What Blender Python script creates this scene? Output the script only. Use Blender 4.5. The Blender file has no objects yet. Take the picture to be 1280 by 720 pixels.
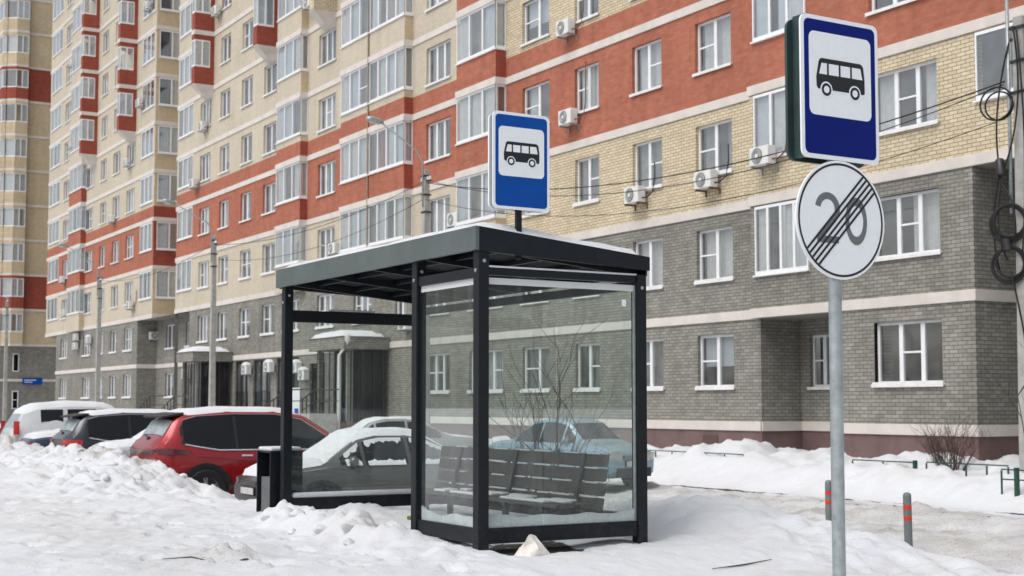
import bpy, bmesh, math, random
from mathutils import Vector, noise, Matrix
random.seed(7)
SC = bpy.context.scene
COL = SC.collection
R = math.radians

# ---------------------------------------------------------------- materials
def mat(name, rgb, rough=.6, metal=0., spec=.5, var=0., vscale=3., bump=0., bscale=40., coat=0.):
    m = bpy.data.materials.new(name); m.use_nodes = True
    nt = m.node_tree; b = nt.nodes['Principled BSDF']
    b.inputs['Roughness'].default_value = rough; b.inputs['Metallic'].default_value = metal
    b.inputs['Specular IOR Level'].default_value = spec
    b.inputs['Coat Weight'].default_value = coat; b.inputs['Coat Roughness'].default_value = .06
    b.inputs['Base Color'].default_value = (*rgb, 1)
    if var > 0:
        g = nt.nodes.new('ShaderNodeNewGeometry'); n = nt.nodes.new('ShaderNodeTexNoise')
        n.inputs['Scale'].default_value = vscale; n.inputs['Detail'].default_value = 6
        n.inputs['Roughness'].default_value = .65
        nt.links.new(g.outputs['Position'], n.inputs['Vector'])
        r = nt.nodes.new('ShaderNodeValToRGB')
        lo = tuple(c * (1 - var) for c in rgb); hi = tuple(min(1, c * (1 + var)) for c in rgb)
        r.color_ramp.elements[0].color = (*lo, 1); r.color_ramp.elements[1].color = (*hi, 1)
        r.color_ramp.elements[0].position = .3; r.color_ramp.elements[1].position = .7
        nt.links.new(n.outputs['Fac'], r.inputs['Fac']); nt.links.new(r.outputs['Color'], b.inputs['Base Color'])
    if bump > 0:
        g = nt.nodes.new('ShaderNodeNewGeometry'); n = nt.nodes.new('ShaderNodeTexNoise')
        n.inputs['Scale'].default_value = bscale; n.inputs['Detail'].default_value = 5
        nt.links.new(g.outputs['Position'], n.inputs['Vector'])
        bp = nt.nodes.new('ShaderNodeBump'); bp.inputs['Strength'].default_value = bump
        bp.inputs['Distance'].default_value = .02
        nt.links.new(n.outputs['Fac'], bp.inputs['Height']); nt.links.new(bp.outputs['Normal'], b.inputs['Normal'])
    return m

def brick(name, c1, c2, mortar, bw=.25, bh=.09, stain=.18):
    m = bpy.data.materials.new(name); m.use_nodes = True
    nt = m.node_tree; b = nt.nodes['Principled BSDF']; N = nt.nodes.new; L = nt.links.new
    b.inputs['Roughness'].default_value = .85; b.inputs['Specular IOR Level'].default_value = .2
    g = N('ShaderNodeNewGeometry'); s = N('ShaderNodeSeparateXYZ'); L(g.outputs['Position'], s.inputs[0])
    a = N('ShaderNodeMath'); a.operation = 'ADD'; L(s.outputs['X'], a.inputs[0]); L(s.outputs['Y'], a.inputs[1])
    c = N('ShaderNodeCombineXYZ'); L(a.outputs[0], c.inputs['X']); L(s.outputs['Z'], c.inputs['Y'])
    t = N('ShaderNodeTexBrick'); L(c.outputs[0], t.inputs['Vector'])
    t.inputs['Scale'].default_value = 1; t.inputs['Brick Width'].default_value = bw; t.inputs['Row Height'].default_value = bh
    t.inputs['Mortar Size'].default_value = .009; t.inputs['Mortar Smooth'].default_value = .3
    t.inputs['Bias'].default_value = -.1
    t.inputs['Color1'].default_value = (*c1, 1); t.inputs['Color2'].default_value = (*c2, 1); t.inputs['Mortar'].default_value = (*mortar, 1)
    def nz(scale, det):
        n = N('ShaderNodeTexNoise'); n.inputs['Scale'].default_value = scale; n.inputs['Detail'].default_value = det
        n.inputs['Roughness'].default_value = .6; L(g.outputs['Position'], n.inputs['Vector'])
        return n
    prev = t.outputs['Color']
    vm = N('ShaderNodeVectorMath'); vm.operation = 'MULTIPLY'; L(g.outputs['Position'], vm.inputs[0]); vm.inputs[1].default_value = (2.2, 2.2, .22)
    for sc_, am in ((.55, stain), (4.5, stain * .8), (1., stain * .9)):
        n = nz(sc_, 6)
        if sc_ == 1.: L(vm.outputs[0], n.inputs['Vector'])     # damp running down the wall
        mr = N('ShaderNodeMapRange'); L(n.outputs['Fac'], mr.inputs['Value'])
        mr.inputs['From Min'].default_value = .3; mr.inputs['From Max'].default_value = .7
        mr.inputs['To Min'].default_value = 1 - am; mr.inputs['To Max'].default_value = 1 + am
        mx = N('ShaderNodeVectorMath'); mx.operation = 'SCALE'; L(prev, mx.inputs[0]); L(mr.outputs[0], mx.inputs['Scale'])
        prev = mx.outputs[0]
    L(prev, b.inputs['Base Color'])
    bp = N('ShaderNodeBump'); bp.inputs['Strength'].default_value = .5; bp.inputs['Distance'].default_value = .012; bp.invert = True
    L(t.outputs['Fac'], bp.inputs['Height']); L(bp.outputs['Normal'], b.inputs['Normal'])
    return m

def glassmat(name, tint=(.92, .96, .95), refl=.10, dust=.05, dustcol=(.55, .58, .57), rough=.02, splash=False):
    m = bpy.data.materials.new(name); m.use_nodes = True
    nt = m.node_tree; nt.nodes.clear(); N = nt.nodes.new; L = nt.links.new
    o = N('ShaderNodeOutputMaterial'); tr = N('ShaderNodeBsdfTransparent'); tr.inputs['Color'].default_value = (*tint, 1)
    gl = N('ShaderNodeBsdfGlossy'); gl.inputs['Roughness'].default_value = rough
    df = N('ShaderNodeBsdfDiffuse'); df.inputs['Color'].default_value = (*dustcol, 1)
    lw = N('ShaderNodeLayerWeight'); lw.inputs['Blend'].default_value = .5
    pw = N('ShaderNodeMath'); pw.operation = 'POWER'; pw.inputs[1].default_value = 3.; L(lw.outputs['Facing'], pw.inputs[0])
    ad = N('ShaderNodeMath'); ad.operation = 'MULTIPLY_ADD'; ad.inputs[1].default_value = .85; ad.inputs[2].default_value = refl; L(pw.outputs[0], ad.inputs[0]); ad.use_clamp = True
    g = N('ShaderNodeNewGeometry'); n = N('ShaderNodeTexNoise'); n.inputs['Scale'].default_value = 2.2; n.inputs['Detail'].default_value = 7
    L(g.outputs['Position'], n.inputs['Vector'])
    mr = N('ShaderNodeMapRange'); L(n.outputs['Fac'], mr.inputs['Value']); mr.inputs['From Min'].default_value = .35; mr.inputs['From Max'].default_value = .75
    mr.inputs['To Min'].default_value = dust * .4; mr.inputs['To Max'].default_value = dust * 1.8
    dust_out = mr.outputs[0]
    if splash:      # salt spray on the lower glass, wipe streaks above
        sx = N('ShaderNodeSeparateXYZ'); L(g.outputs['Position'], sx.inputs[0])
        zr_ = N('ShaderNodeMapRange'); L(sx.outputs['Z'], zr_.inputs['Value']); zr_.inputs['From Min'].default_value = .7; zr_.inputs['From Max'].default_value = 1.7; zr_.inputs['To Min'].default_value = .22; zr_.inputs['To Max'].default_value = .0
        n6 = N('ShaderNodeTexNoise'); n6.inputs['Scale'].default_value = 26; n6.inputs['Detail'].default_value = 8; n6.inputs['Roughness'].default_value = .7; L(g.outputs['Position'], n6.inputs['Vector'])
        q6 = N('ShaderNodeMapRange'); L(n6.outputs['Fac'], q6.inputs['Value']); q6.inputs['From Min'].default_value = .45; q6.inputs['From Max'].default_value = .75
        m6 = N('ShaderNodeMath'); m6.operation = 'MULTIPLY'; L(zr_.outputs[0], m6.inputs[0]); L(q6.outputs[0], m6.inputs[1])
        vv = N('ShaderNodeVectorMath'); vv.operation = 'MULTIPLY'; L(g.outputs['Position'], vv.inputs[0]); vv.inputs[1].default_value = (9, 9, .7)
        n7 = N('ShaderNodeTexNoise'); n7.inputs['Scale'].default_value = 1; n7.inputs['Detail'].default_value = 5; L(vv.outputs[0], n7.inputs['Vector'])
        q7 = N('ShaderNodeMapRange'); L(n7.outputs['Fac'], q7.inputs['Value']); q7.inputs['From Min'].default_value = .52; q7.inputs['From Max'].default_value = .8; q7.inputs['To Max'].default_value = .09
        a6 = N('ShaderNodeMath'); L(m6.outputs[0], a6.inputs[0]); L(q7.outputs[0], a6.inputs[1]); a7 = N('ShaderNodeMath'); L(a6.outputs[0], a7.inputs[0]); L(mr.outputs[0], a7.inputs[1]); dust_out = a7.outputs[0]
    m1 = N('ShaderNodeMixShader'); L(ad.outputs[0], m1.inputs[0]); L(tr.outputs[0], m1.inputs[1]); L(gl.outputs[0], m1.inputs[2])
    m2 = N('ShaderNodeMixShader'); L(dust_out, m2.inputs[0]); L(m1.outputs[0], m2.inputs[1]); L(df.outputs[0], m2.inputs[2])
    L(m2.outputs[0], o.inputs['Surface'])
    return m

M = {}
M['grey'] = brick('grey_brick', (.22, .215, .19), (.305, .295, .262), (.105, .10, .09), stain=.13)
M['yellow'] = brick('yellow_brick', (.55, .465, .32), (.66, .57, .42), (.215, .175, .12), stain=.07)
M['cream'] = brick('cream_brick', (.525, .46, .36), (.57, .505, .41), (.46, .405, .32), stain=.06)
M['red'] = brick('red_brick', (.36, .12, .075), (.42, .155, .10), (.32, .145, .10), stain=.10)
M['tan'] = brick('tan_and_shaded_cream_brick', (.53, .43, .285), (.59, .485, .33), (.48, .395, .27), stain=.08)
M['darkred'] = brick('deep_and_shaded_red_brick', (.29, .065, .042), (.33, .085, .055), (.24, .07, .05), stain=.1)  # tan and deep red also carry painted shade on the block's side faces
M['band'] = mat('pale_render', (.62, .575, .53), .8, var=.10, vscale=1.5, bump=.1, bscale=15)
M['plinth'] = mat('mauve_render', (.155, .10, .095), .85, var=.22, vscale=1.2, bump=.15, bscale=12)
M['pvc'] = mat('white_pvc', (.78, .79, .80), .35, var=.05, vscale=2)
M['sill'] = mat('sill_tin', (.74, .74, .74), .45, var=.1, vscale=4)
M['dark'] = mat('dark_interior', (.030, .032, .034), .9)
M['room'] = mat('room_wall', (.10, .095, .09), .9, var=.5, vscale=.6)
M['roof'] = mat('roof_felt', (.1, .1, .1), .9)
M['winglass'] = glassmat('window_glass', (.90, .93, .94), .27, .11, (.50, .53, .55), .03)
M['curtain_w'] = mat('white_curtain', (.76, .76, .75), .9, var=.12, vscale=5)
M['curtain_c'] = mat('grey_curtain', (.36, .36, .35), .9, var=.2, vscale=5)
M['curtain_b'] = mat('pale_blue_blind', (.68, .73, .78), .7, var=.08, vscale=2)
M['steel_dark'] = mat('anthracite_paint', (.0055, .0075, .011), .42, spec=.30, var=.3, vscale=9, bump=.03, bscale=60)
def salt(m, z0, z1, col=(.30, .29, .28)):
    nt = m.node_tree; N = nt.nodes.new; L = nt.links.new; b = nt.nodes['Principled BSDF']; src = b.inputs['Base Color'].links[0].from_socket
    g = N('ShaderNodeNewGeometry'); sx = N('ShaderNodeSeparateXYZ'); L(g.outputs['Position'], sx.inputs[0])
    r = N('ShaderNodeMapRange'); L(sx.outputs['Z'], r.inputs['Value']); r.inputs['From Min'].default_value = z0; r.inputs['From Max'].default_value = z1; r.inputs['To Min'].default_value = .22; r.inputs['To Max'].default_value = .01
    n = N('ShaderNodeTexNoise'); n.inputs['Scale'].default_value = 22; n.inputs['Detail'].default_value = 8; n.inputs['Roughness'].default_value = .75; L(g.outputs['Position'], n.inputs['Vector'])
    q = N('ShaderNodeMapRange'); L(n.outputs['Fac'], q.inputs['Value']); q.inputs['From Min'].default_value = .47; q.inputs['From Max'].default_value = .72
    mu = N('ShaderNodeMath'); mu.operation = 'MULTIPLY'; L(r.outputs[0], mu.inputs[0]); L(q.outputs[0], mu.inputs[1])
    mx = N('ShaderNodeMix'); mx.data_type = 'RGBA'; L(mu.outputs[0], mx.inputs['Factor']); L(src, mx.inputs['A']); mx.inputs['B'].default_value = (*col, 1); L(mx.outputs['Result'], b.inputs['Base Color'])
salt(M['steel_dark'], .5, 1.1, (.12, .12, .12))
M['fascia'] = mat('sky_lit_anthracite_sheet', (.105, .128, .126), .36, metal=.2, var=.18, vscale=2.5)  # paler than the frame: sky reflection put into the base colour
M['black'] = mat('black_plastic', (.012, .012, .013), .45, var=.2, vscale=8)
M['darkglass'] = glassmat('dark_glass', (.75, .78, .80), .05, .03, (.4, .42, .44), .03)
M['rubber'] = mat('rubber', (.009, .009, .010), .8, var=.3, vscale=14)
M['iron'] = mat('black_iron', (.022, .022, .024), .5, var=.2, vscale=8)
M['zinc'] = mat('galvanised_steel', (.36, .40, .41), .42, metal=.55, var=.22, vscale=14, bump=.05, bscale=50)
M['concrete'] = mat('concrete', (.36, .355, .335), .9, var=.22, vscale=3.5, bump=.3, bscale=25)
M['underside'] = mat('roof_underside', (.006, .007, .009), .6, spec=.15)
M['asphalt'] = mat('asphalt', (.045, .045, .045), .9, var=.35, vscale=10, bump=.3)
M['acwhite'] = mat('ac_casing', (.70, .70, .68), .4, var=.08, vscale=5)
M['acgrill'] = mat('ac_grille', (.16, .165, .17), .5, var=.2, vscale=20)
M['rust'] = mat('rusty_steel', (.16, .085, .045), .85, var=.4, vscale=12)
M['snow'] = None
M['shelterglass'] = glassmat('shelter_glass', (.89, .94, .92), .05, .03, (.50, .57, .54), .012, True)
M['frost'] = mat('frosted_strip', (.60, .61, .60), .6)
M['wood'] = mat('bench_board', (.048, .044, .038), .7, var=.3, vscale=8, bump=.2, bscale=60)
M['blue'] = mat('sign_blue', (.001, .010, .15), .45, spec=.15, var=.08, vscale=8)
M['blue2'] = mat('sign_blue_light', (.003, .066, .32), .45, spec=.15, var=.08, vscale=8)
M['signwhite'] = mat('sign_white', (.80, .82, .84), .45, var=.03, vscale=14)
M['signblack'] = mat('sign_black', (.008, .008, .009), .4)
M['signgrey'] = mat('sign_grey', (.15, .155, .16), .5, spec=.2)
M['signback'] = mat('sign_back', (.03, .052, .05), .45, var=.25, vscale=6)
M['green'] = mat('green_paint', (.010, .055, .038), .5, var=.25, vscale=9)
M['bark'] = mat('bark', (.055, .045, .038), .9, var=.3, vscale=20)
M['twig'] = mat('reddish_twig', (.085, .05, .04), .9, var=.3, vscale=14)
M['twiggrey'] = mat('grey_twig', (.035, .03, .026), .9, var=.3, vscale=14)
M['reflector'] = mat('red_reflective_tape', (.62, .035, .02), .4)
M['chrome'] = mat('chrome', (.6, .6, .6), .15, metal=1)
M['carglass'] = mat('tinted_car_glass', (.008, .009, .010), .06, spec=.35)
M['frostglass'] = mat('frosted_car_glass', (.30, .34, .35), .45, var=.35, vscale=5)
M['lamp_red'] = mat('tail_lamp_red', (.50, .012, .014), .15, coat=.6)
M['lamp_dark'] = mat('tail_lamp_dark_red', (.085, .012, .016), .15, coat=.6)
M['lamp_clear'] = mat('headlamp', (.42, .42, .40), .15, coat=.6, var=.25, vscale=20)
M['lamp_amber'] = mat('indicator_amber', (.40, .20, .08), .2, coat=.5, var=.3, vscale=14)
M['plate'] = mat('number_plate', (.62, .62, .60), .5, var=.12, vscale=18)
M['alu'] = mat('alloy_wheel', (.45, .45, .46), .3, metal=.7)
M['yellow_paint'] = mat('yellow_film', (.62, .45, .05), .5)
M['lamp_glass'] = mat('street_lamp_cover', (.55, .55, .52), .35)

def snowmat(name='snow', zone=False):
    m = bpy.data.materials.new(name); m.use_nodes = True
    nt = m.node_tree; b = nt.nodes['Principled BSDF']; N = nt.nodes.new; L = nt.links.new
    b.inputs['Roughness'].default_value = .75; b.inputs['Specular IOR Level'].default_value = .25
    g = N('ShaderNodeNewGeometry')
    def nz(scale, det, rough=.6):
        n = N('ShaderNodeTexNoise'); n.inputs['Scale'].default_value = scale; n.inputs['Detail'].default_value = det
        n.inputs['Roughness'].default_value = rough; L(g.outputs['Position'], n.inputs['Vector']); return n
    n1 = nz(1.1, 8, .7)
    r = N('ShaderNodeValToRGB'); L(n1.outputs['Fac'], r.inputs['Fac'])
    e = r.color_ramp.elements
    e[0].position = .30; e[0].color = (.60, .595, .595, 1); e[1].position = .50; e[1].color = (.655, .672, .70, 1)
    out = r.outputs['Color']
    if zone:
        at = N('ShaderNodeAttribute'); at.attribute_name = 'dirt'
        n2 = nz(2.6, 9, .75)
        ms = N('ShaderNodeMath'); ms.operation = 'MULTIPLY_ADD'; L(n2.outputs['Fac'], ms.inputs[0]); ms.inputs[1].default_value = 1.7; ms.inputs[2].default_value = -.85
        ma = N('ShaderNodeMath'); ma.operation = 'ADD'; L(at.outputs['Fac'], ma.inputs[0]); L(ms.outputs[0], ma.inputs[1])
        mm = N('ShaderNodeMath'); mm.operation = 'MULTIPLY'; L(ma.outputs[0], mm.inputs[0]); L(at.outputs['Fac'], mm.inputs[1]); mm.use_clamp = True
        n4 = nz(.7, 6, .6)
        r2 = N('ShaderNodeValToRGB'); L(n4.outputs['Fac'], r2.inputs['Fac'])
        r2.color_ramp.elements[0].position = .35; r2.color_ramp.elements[0].color = (.37, .36, .34, 1)
        r2.color_ramp.elements[1].position = .65; r2.color_ramp.elements[1].color = (.58, .575, .57, 1)
        mx = N('ShaderNodeMix'); mx.data_type = 'RGBA'; L(mm.outputs[0], mx.inputs['Factor'])
        L(out, mx.inputs['A']); L(r2.outputs['Color'], mx.inputs['B']); out = mx.outputs['Result']
        # grit and sand speckles where the snow is dirty
        n5 = nz(34, 3, .7); sp = N('ShaderNodeMath'); sp.operation = 'MULTIPLY_ADD'; L(at.outputs['Fac'], sp.inputs[0]); sp.inputs[1].default_value = .16; L(n5.outputs['Fac'], sp.inputs[2])
        sr = N('ShaderNodeMapRange'); L(sp.outputs[0], sr.inputs['Value']); sr.inputs['From Min'].default_value = .70; sr.inputs['From Max'].default_value = .80; sr.inputs['To Max'].default_value = .75
        mx3 = N('ShaderNodeMix'); mx3.data_type = 'RGBA'; L(sr.outputs[0], mx3.inputs['Factor']); L(out, mx3.inputs['A']); mx3.inputs['B'].default_value = (.20, .165, .13, 1); out = mx3.outputs['Result']
        # bare asphalt showing where the attribute 'bare' is high
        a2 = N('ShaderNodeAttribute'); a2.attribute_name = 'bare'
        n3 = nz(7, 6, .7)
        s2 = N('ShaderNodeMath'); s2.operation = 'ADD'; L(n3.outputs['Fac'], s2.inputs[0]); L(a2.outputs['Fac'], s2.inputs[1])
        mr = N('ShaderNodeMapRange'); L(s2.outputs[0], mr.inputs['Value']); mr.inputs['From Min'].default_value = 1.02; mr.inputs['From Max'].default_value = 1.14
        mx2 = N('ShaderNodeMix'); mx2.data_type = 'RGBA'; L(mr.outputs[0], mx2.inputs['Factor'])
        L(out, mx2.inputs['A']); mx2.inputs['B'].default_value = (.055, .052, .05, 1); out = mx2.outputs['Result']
    L(out, b.inputs['Base Color'])
    b1 = nz(7, 10, .75); b2 = nz(60, 4, .6)
    am = N('ShaderNodeMath'); am.operation = 'MULTIPLY_ADD'; L(b2.outputs['Fac'], am.inputs[0]); am.inputs[1].default_value = .22; L(b1.outputs['Fac'], am.inputs[2])
    bp = N('ShaderNodeBump'); bp.inputs['Strength'].default_value = .55; bp.inputs['Distance'].default_value = .05
    L(am.outputs[0], bp.inputs['Height']); L(bp.outputs['Normal'], b.inputs['Normal'])
    return m
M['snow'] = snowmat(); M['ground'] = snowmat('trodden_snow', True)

# ---------------------------------------------------------------- mesh builder
class Frame:
    """wall-aligned axes: u along the wall (left to right seen from outside), v up, w outward"""
    def __init__(s, o, u, w): s.o = Vector(o); s.u = Vector(u); s.w = Vector(w)
    def p(s, u, v, w): return s.o + s.u * u + s.w * w + Vector((0, 0, v))
class MB:
    def __init__(s): s.v = []; s.f = []; s.m = []
    def add(s, vs, fs, m=0):
        n = len(s.v); s.v += [tuple(v) for v in vs]
        for f in fs: s.f.append([i + n for i in f]); s.m.append(m)
        return s
    def hexa(s, p, m=0):
        return s.add(p, [(0, 3, 2, 1), (4, 5, 6, 7), (0, 1, 5, 4), (1, 2, 6, 5), (2, 3, 7, 6), (3, 0, 4, 7)], m)
    def box(s, x0, x1, y0, y1, z0, z1, m=0):
        return s.hexa([(x0, y0, z0), (x1, y0, z0), (x1, y1, z0), (x0, y1, z0), (x0, y0, z1), (x1, y0, z1), (x1, y1, z1), (x0, y1, z1)], m)
    def fbox(s, F, u0, u1, v0, v1, w0, w1, m=0):
        return s.hexa([F.p(u0, v0, w0), F.p(u1, v0, w0), F.p(u1, v0, w1), F.p(u0, v0, w1), F.p(u0, v1, w0), F.p(u1, v1, w0), F.p(u1, v1, w1), F.p(u0, v1, w1)], m)
    def quad(s, a, b, c, d, m=0): return s.add([a, b, c, d], [(0, 1, 2, 3)], m)
    def bar(s, a, b, w, h, m=0, up=(0, 0, 1)):
        a = Vector(a); b = Vector(b); d = (b - a).normalized(); up = Vector(up)
        if abs(d.dot(up)) > .98: up = Vector((1, 0, 0))
        sx = d.cross(up).normalized(); sy = sx.cross(d).normalized()
        P = []
        for q in (a, b):
            for i, j in ((-1, -1), (1, -1), (1, 1), (-1, 1)): P.append(q + sx * (i * w / 2) + sy * (j * h / 2))
        return s.hexa(P, m)
    def tube(s, pts, r, n=8, m=0, cap=True):
        pts = [Vector(p) for p in pts]; rs = r if isinstance(r, (list, tuple)) else [r] * len(pts)
        base = len(s.v); prev = None
        for i, p in enumerate(pts):
            d = (pts[min(i + 1, len(pts) - 1)] - pts[max(i - 1, 0)])
            d = d.normalized() if d.length > 1e-9 else Vector((0, 0, 1))
            if prev is None:
                prev = d.orthogonal().normalized()
            ax = (prev - d * prev.dot(d))
            ax = ax.normalized() if ax.length > 1e-6 else d.orthogonal().normalized()
            prev = ax; ay = d.cross(ax)
            for k in range(n):
                t = 2 * math.pi * k / n; s.v.append(tuple(p + ax * (rs[i] * math.cos(t)) + ay * (rs[i] * math.sin(t))))
        for i in range(len(pts) - 1):
            for k in range(n):
                a = base + i * n + k; b = base + i * n + (k + 1) % n
                s.f.append([a, b, b + n, a + n]); s.m.append(m)
        if cap:
            s.f.append([base + k for k in range(n)][::-1]); s.m.append(m)
            s.f.append([base + (len(pts) - 1) * n + k for k in range(n)]); s.m.append(m)
        return s
    def ring(s, c, ax, R_, r, n=28, k=8, m=0, flat=1.):
        c = Vector(c); ax = Vector(ax).normalized(); e1 = ax.orthogonal().normalized(); e2 = ax.cross(e1)
        base = len(s.v)
        for i in range(n):
            t = 2 * math.pi * i / n; d = e1 * math.cos(t) + e2 * math.sin(t)
            for j in range(k):
                q = 2 * math.pi * j / k; s.v.append(tuple(c + d * (R_ + r * math.cos(q)) + ax * (r * flat * math.sin(q))))
        for i in range(n):
            for j in range(k):
                s.f.append([base + i * k + j, base + ((i + 1) % n) * k + j, base + ((i + 1) % n) * k + (j + 1) % k, base + i * k + (j + 1) % k]); s.m.append(m)
        return s
    def prism(s, poly, F, w0, w1, m=0):
        """poly: (u,v) outline extruded from w0 to w1 in frame F"""
        n = len(poly)
        vs = [F.p(u, v, w0) for u, v in poly] + [F.p(u, v, w1) for u, v in poly]
        fs = [list(range(n))[::-1], list(range(n, 2 * n))] + [[i, (i + 1) % n, n + (i + 1) % n, n + i] for i in range(n)]
        return s.add(vs, fs, m)
    def lathe(s, prof, c, ax, n=20, m=0):
        """prof: list of (radius, along axis)"""
        c = Vector(c); ax = Vector(ax).normalized(); e1 = ax.orthogonal().normalized(); e2 = ax.cross(e1); base = len(s.v)
        for r, h in prof:
            for k in range(n):
                t = 2 * math.pi * k / n; s.v.append(tuple(c + ax * h + (e1 * math.cos(t) + e2 * math.sin(t)) * r))
        for i in range(len(prof) - 1):
            for k in range(n):
                a = base + i * n + k; b = base + i * n + (k + 1) % n; s.f.append([a, b, b + n, a + n]); s.m.append(m)
        return s
    def build(s, name, mats, parent=None, smooth=False, bevel=0., auto=None, local=False, fix=True, sub=0):
        me = bpy.data.meshes.new(name); me.from_pydata(s.v, [], s.f)
        if not isinstance(mats, (list, tuple)): mats = [mats]
        for q in mats: me.materials.append(q)
        if len(mats) > 1:
            for p, i in zip(me.polygons, s.m): p.material_index = i
        if fix:
            bm = bmesh.new(); bm.from_mesh(me); bmesh.ops.recalc_face_normals(bm, faces=bm.faces); bm.to_mesh(me); bm.free()
        if smooth:
            for p in me.polygons: p.use_smooth = True
            if auto: me.set_sharp_from_angle(angle=R(auto))
        o = bpy.data.objects.new(name, me); COL.objects.link(o)
        if parent is not None:
            o.parent = parent
            if parent.type == 'EMPTY' and not local: o.location = -Vector(parent.location)
        if bevel:
            b = o.modifiers.new('Bevel', 'BEVEL'); b.width = bevel; b.segments = 2; b.limit_method = 'ANGLE'
        if sub:
            q = o.modifiers.new('Subdivision', 'SUBSURF'); q.levels = sub; q.render_levels = sub
        return o

def tag(o, label, cat, group=None, kind=None):
    if label: o['label'] = label
    if cat: o['category'] = cat
    if group: o['group'] = group
    if kind: o['kind'] = kind
    return o
def thing(name, label, cat, loc=(0, 0, 0), group=None):
    o = bpy.data.objects.new(name, None); COL.objects.link(o); o.location = loc; o.empty_display_size = .3
    return tag(o, label, cat, group)
def copy_tree(o, parent=None):
    c = o.copy(); COL.objects.link(c)
    if parent is not None: c.parent = parent
    for ch in [q for q in bpy.data.objects if q.parent == o and q is not c]: copy_tree(ch, c)
    return c
def sstep(a, b, x):
    t = max(0., min(1., (x - a) / (b - a))) if a != b else float(x > a)
    return t * t * (3 - 2 * t)
def lerp_tab(tab, x):
    if x <= tab[0][0]: return tab[0][1]
    for (a, fa), (b, fb) in zip(tab, tab[1:]):
        if x <= b: return fa + (fb - fa) * (x - a) / (b - a)
    return tab[-1][1]
# ================================================================ apartment building
XF = 24.5; Z0 = 1.31; FH = 2.953
def bz(k): return Z0 + FH * k                  # top of the pale band under floor k+1
FS = Frame((XF, 0, 0), (0, -1, 0), (-1, 0, 0))      # street front; u = -y
FR = Frame((24.2, 0, 0), (0, -1, 0), (-1, 0, 0))    # right hand block, slightly proud
NF = 12; ZT = bz(NF)
def wallmat(yellow):
    def f(u, z):
        if z < Z0 - .25: return 4
        if z < bz(2) - .2: return 0
        if z < bz(3) - .01: return 1 if yellow(u) else 2
        if z < bz(4) + .68: return 3
        return 1 if yellow(u) else 2
    return f
WM = [M['grey'], M['yellow'], M['cream'], M['red'], M['plinth'], M['tan'], M['darkred']]
def wall(mb, F, u0, u1, v0, v1, holes, mf, rev=.2, cuts=()):
    us = sorted(set([u0, u1] + [h[i] for h in holes for i in (0, 1)] + list(cuts)))
    zs = sorted(set([v0, v1, Z0 - .25, bz(2) - .2, bz(3) - .01, bz(4) + .68] + [h[i] for h in holes for i in (2, 3)]))
    us = [u for u in us if u0 - 1e-6 <= u <= u1 + 1e-6]; zs = [z for z in zs if v0 - 1e-6 <= z <= v1 + 1e-6]
    for a, b in zip(us, us[1:]):
        for c, d in zip(zs, zs[1:]):
            mu, mz = (a + b) / 2, (c + d) / 2
            if any(h[0] < mu < h[1] and h[2] < mz < h[3] for h in holes): continue
            mb.quad(F.p(a, c, 0), F.p(b, c, 0), F.p(b, d, 0), F.p(a, d, 0), mf(mu, mz))
    for h in holes:
        a, b, c, d = h[:4]; k = mf((a + b) / 2, (c + d) / 2)
        mb.quad(F.p(a, c, 0), F.p(a, d, 0), F.p(a, d, -rev), F.p(a, c, -rev), k)
        mb.quad(F.p(b, c, 0), F.p(b, c, -rev), F.p(b, d, -rev), F.p(b, d, 0), k)
        mb.quad(F.p(a, d, 0), F.p(b, d, 0), F.p(b, d, -rev), F.p(a, d, -rev), k)
        mb.quad(F.p(a, c, 0), F.p(a, c, -rev), F.p(b, c, -rev), F.p(b, c, 0), k)

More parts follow.
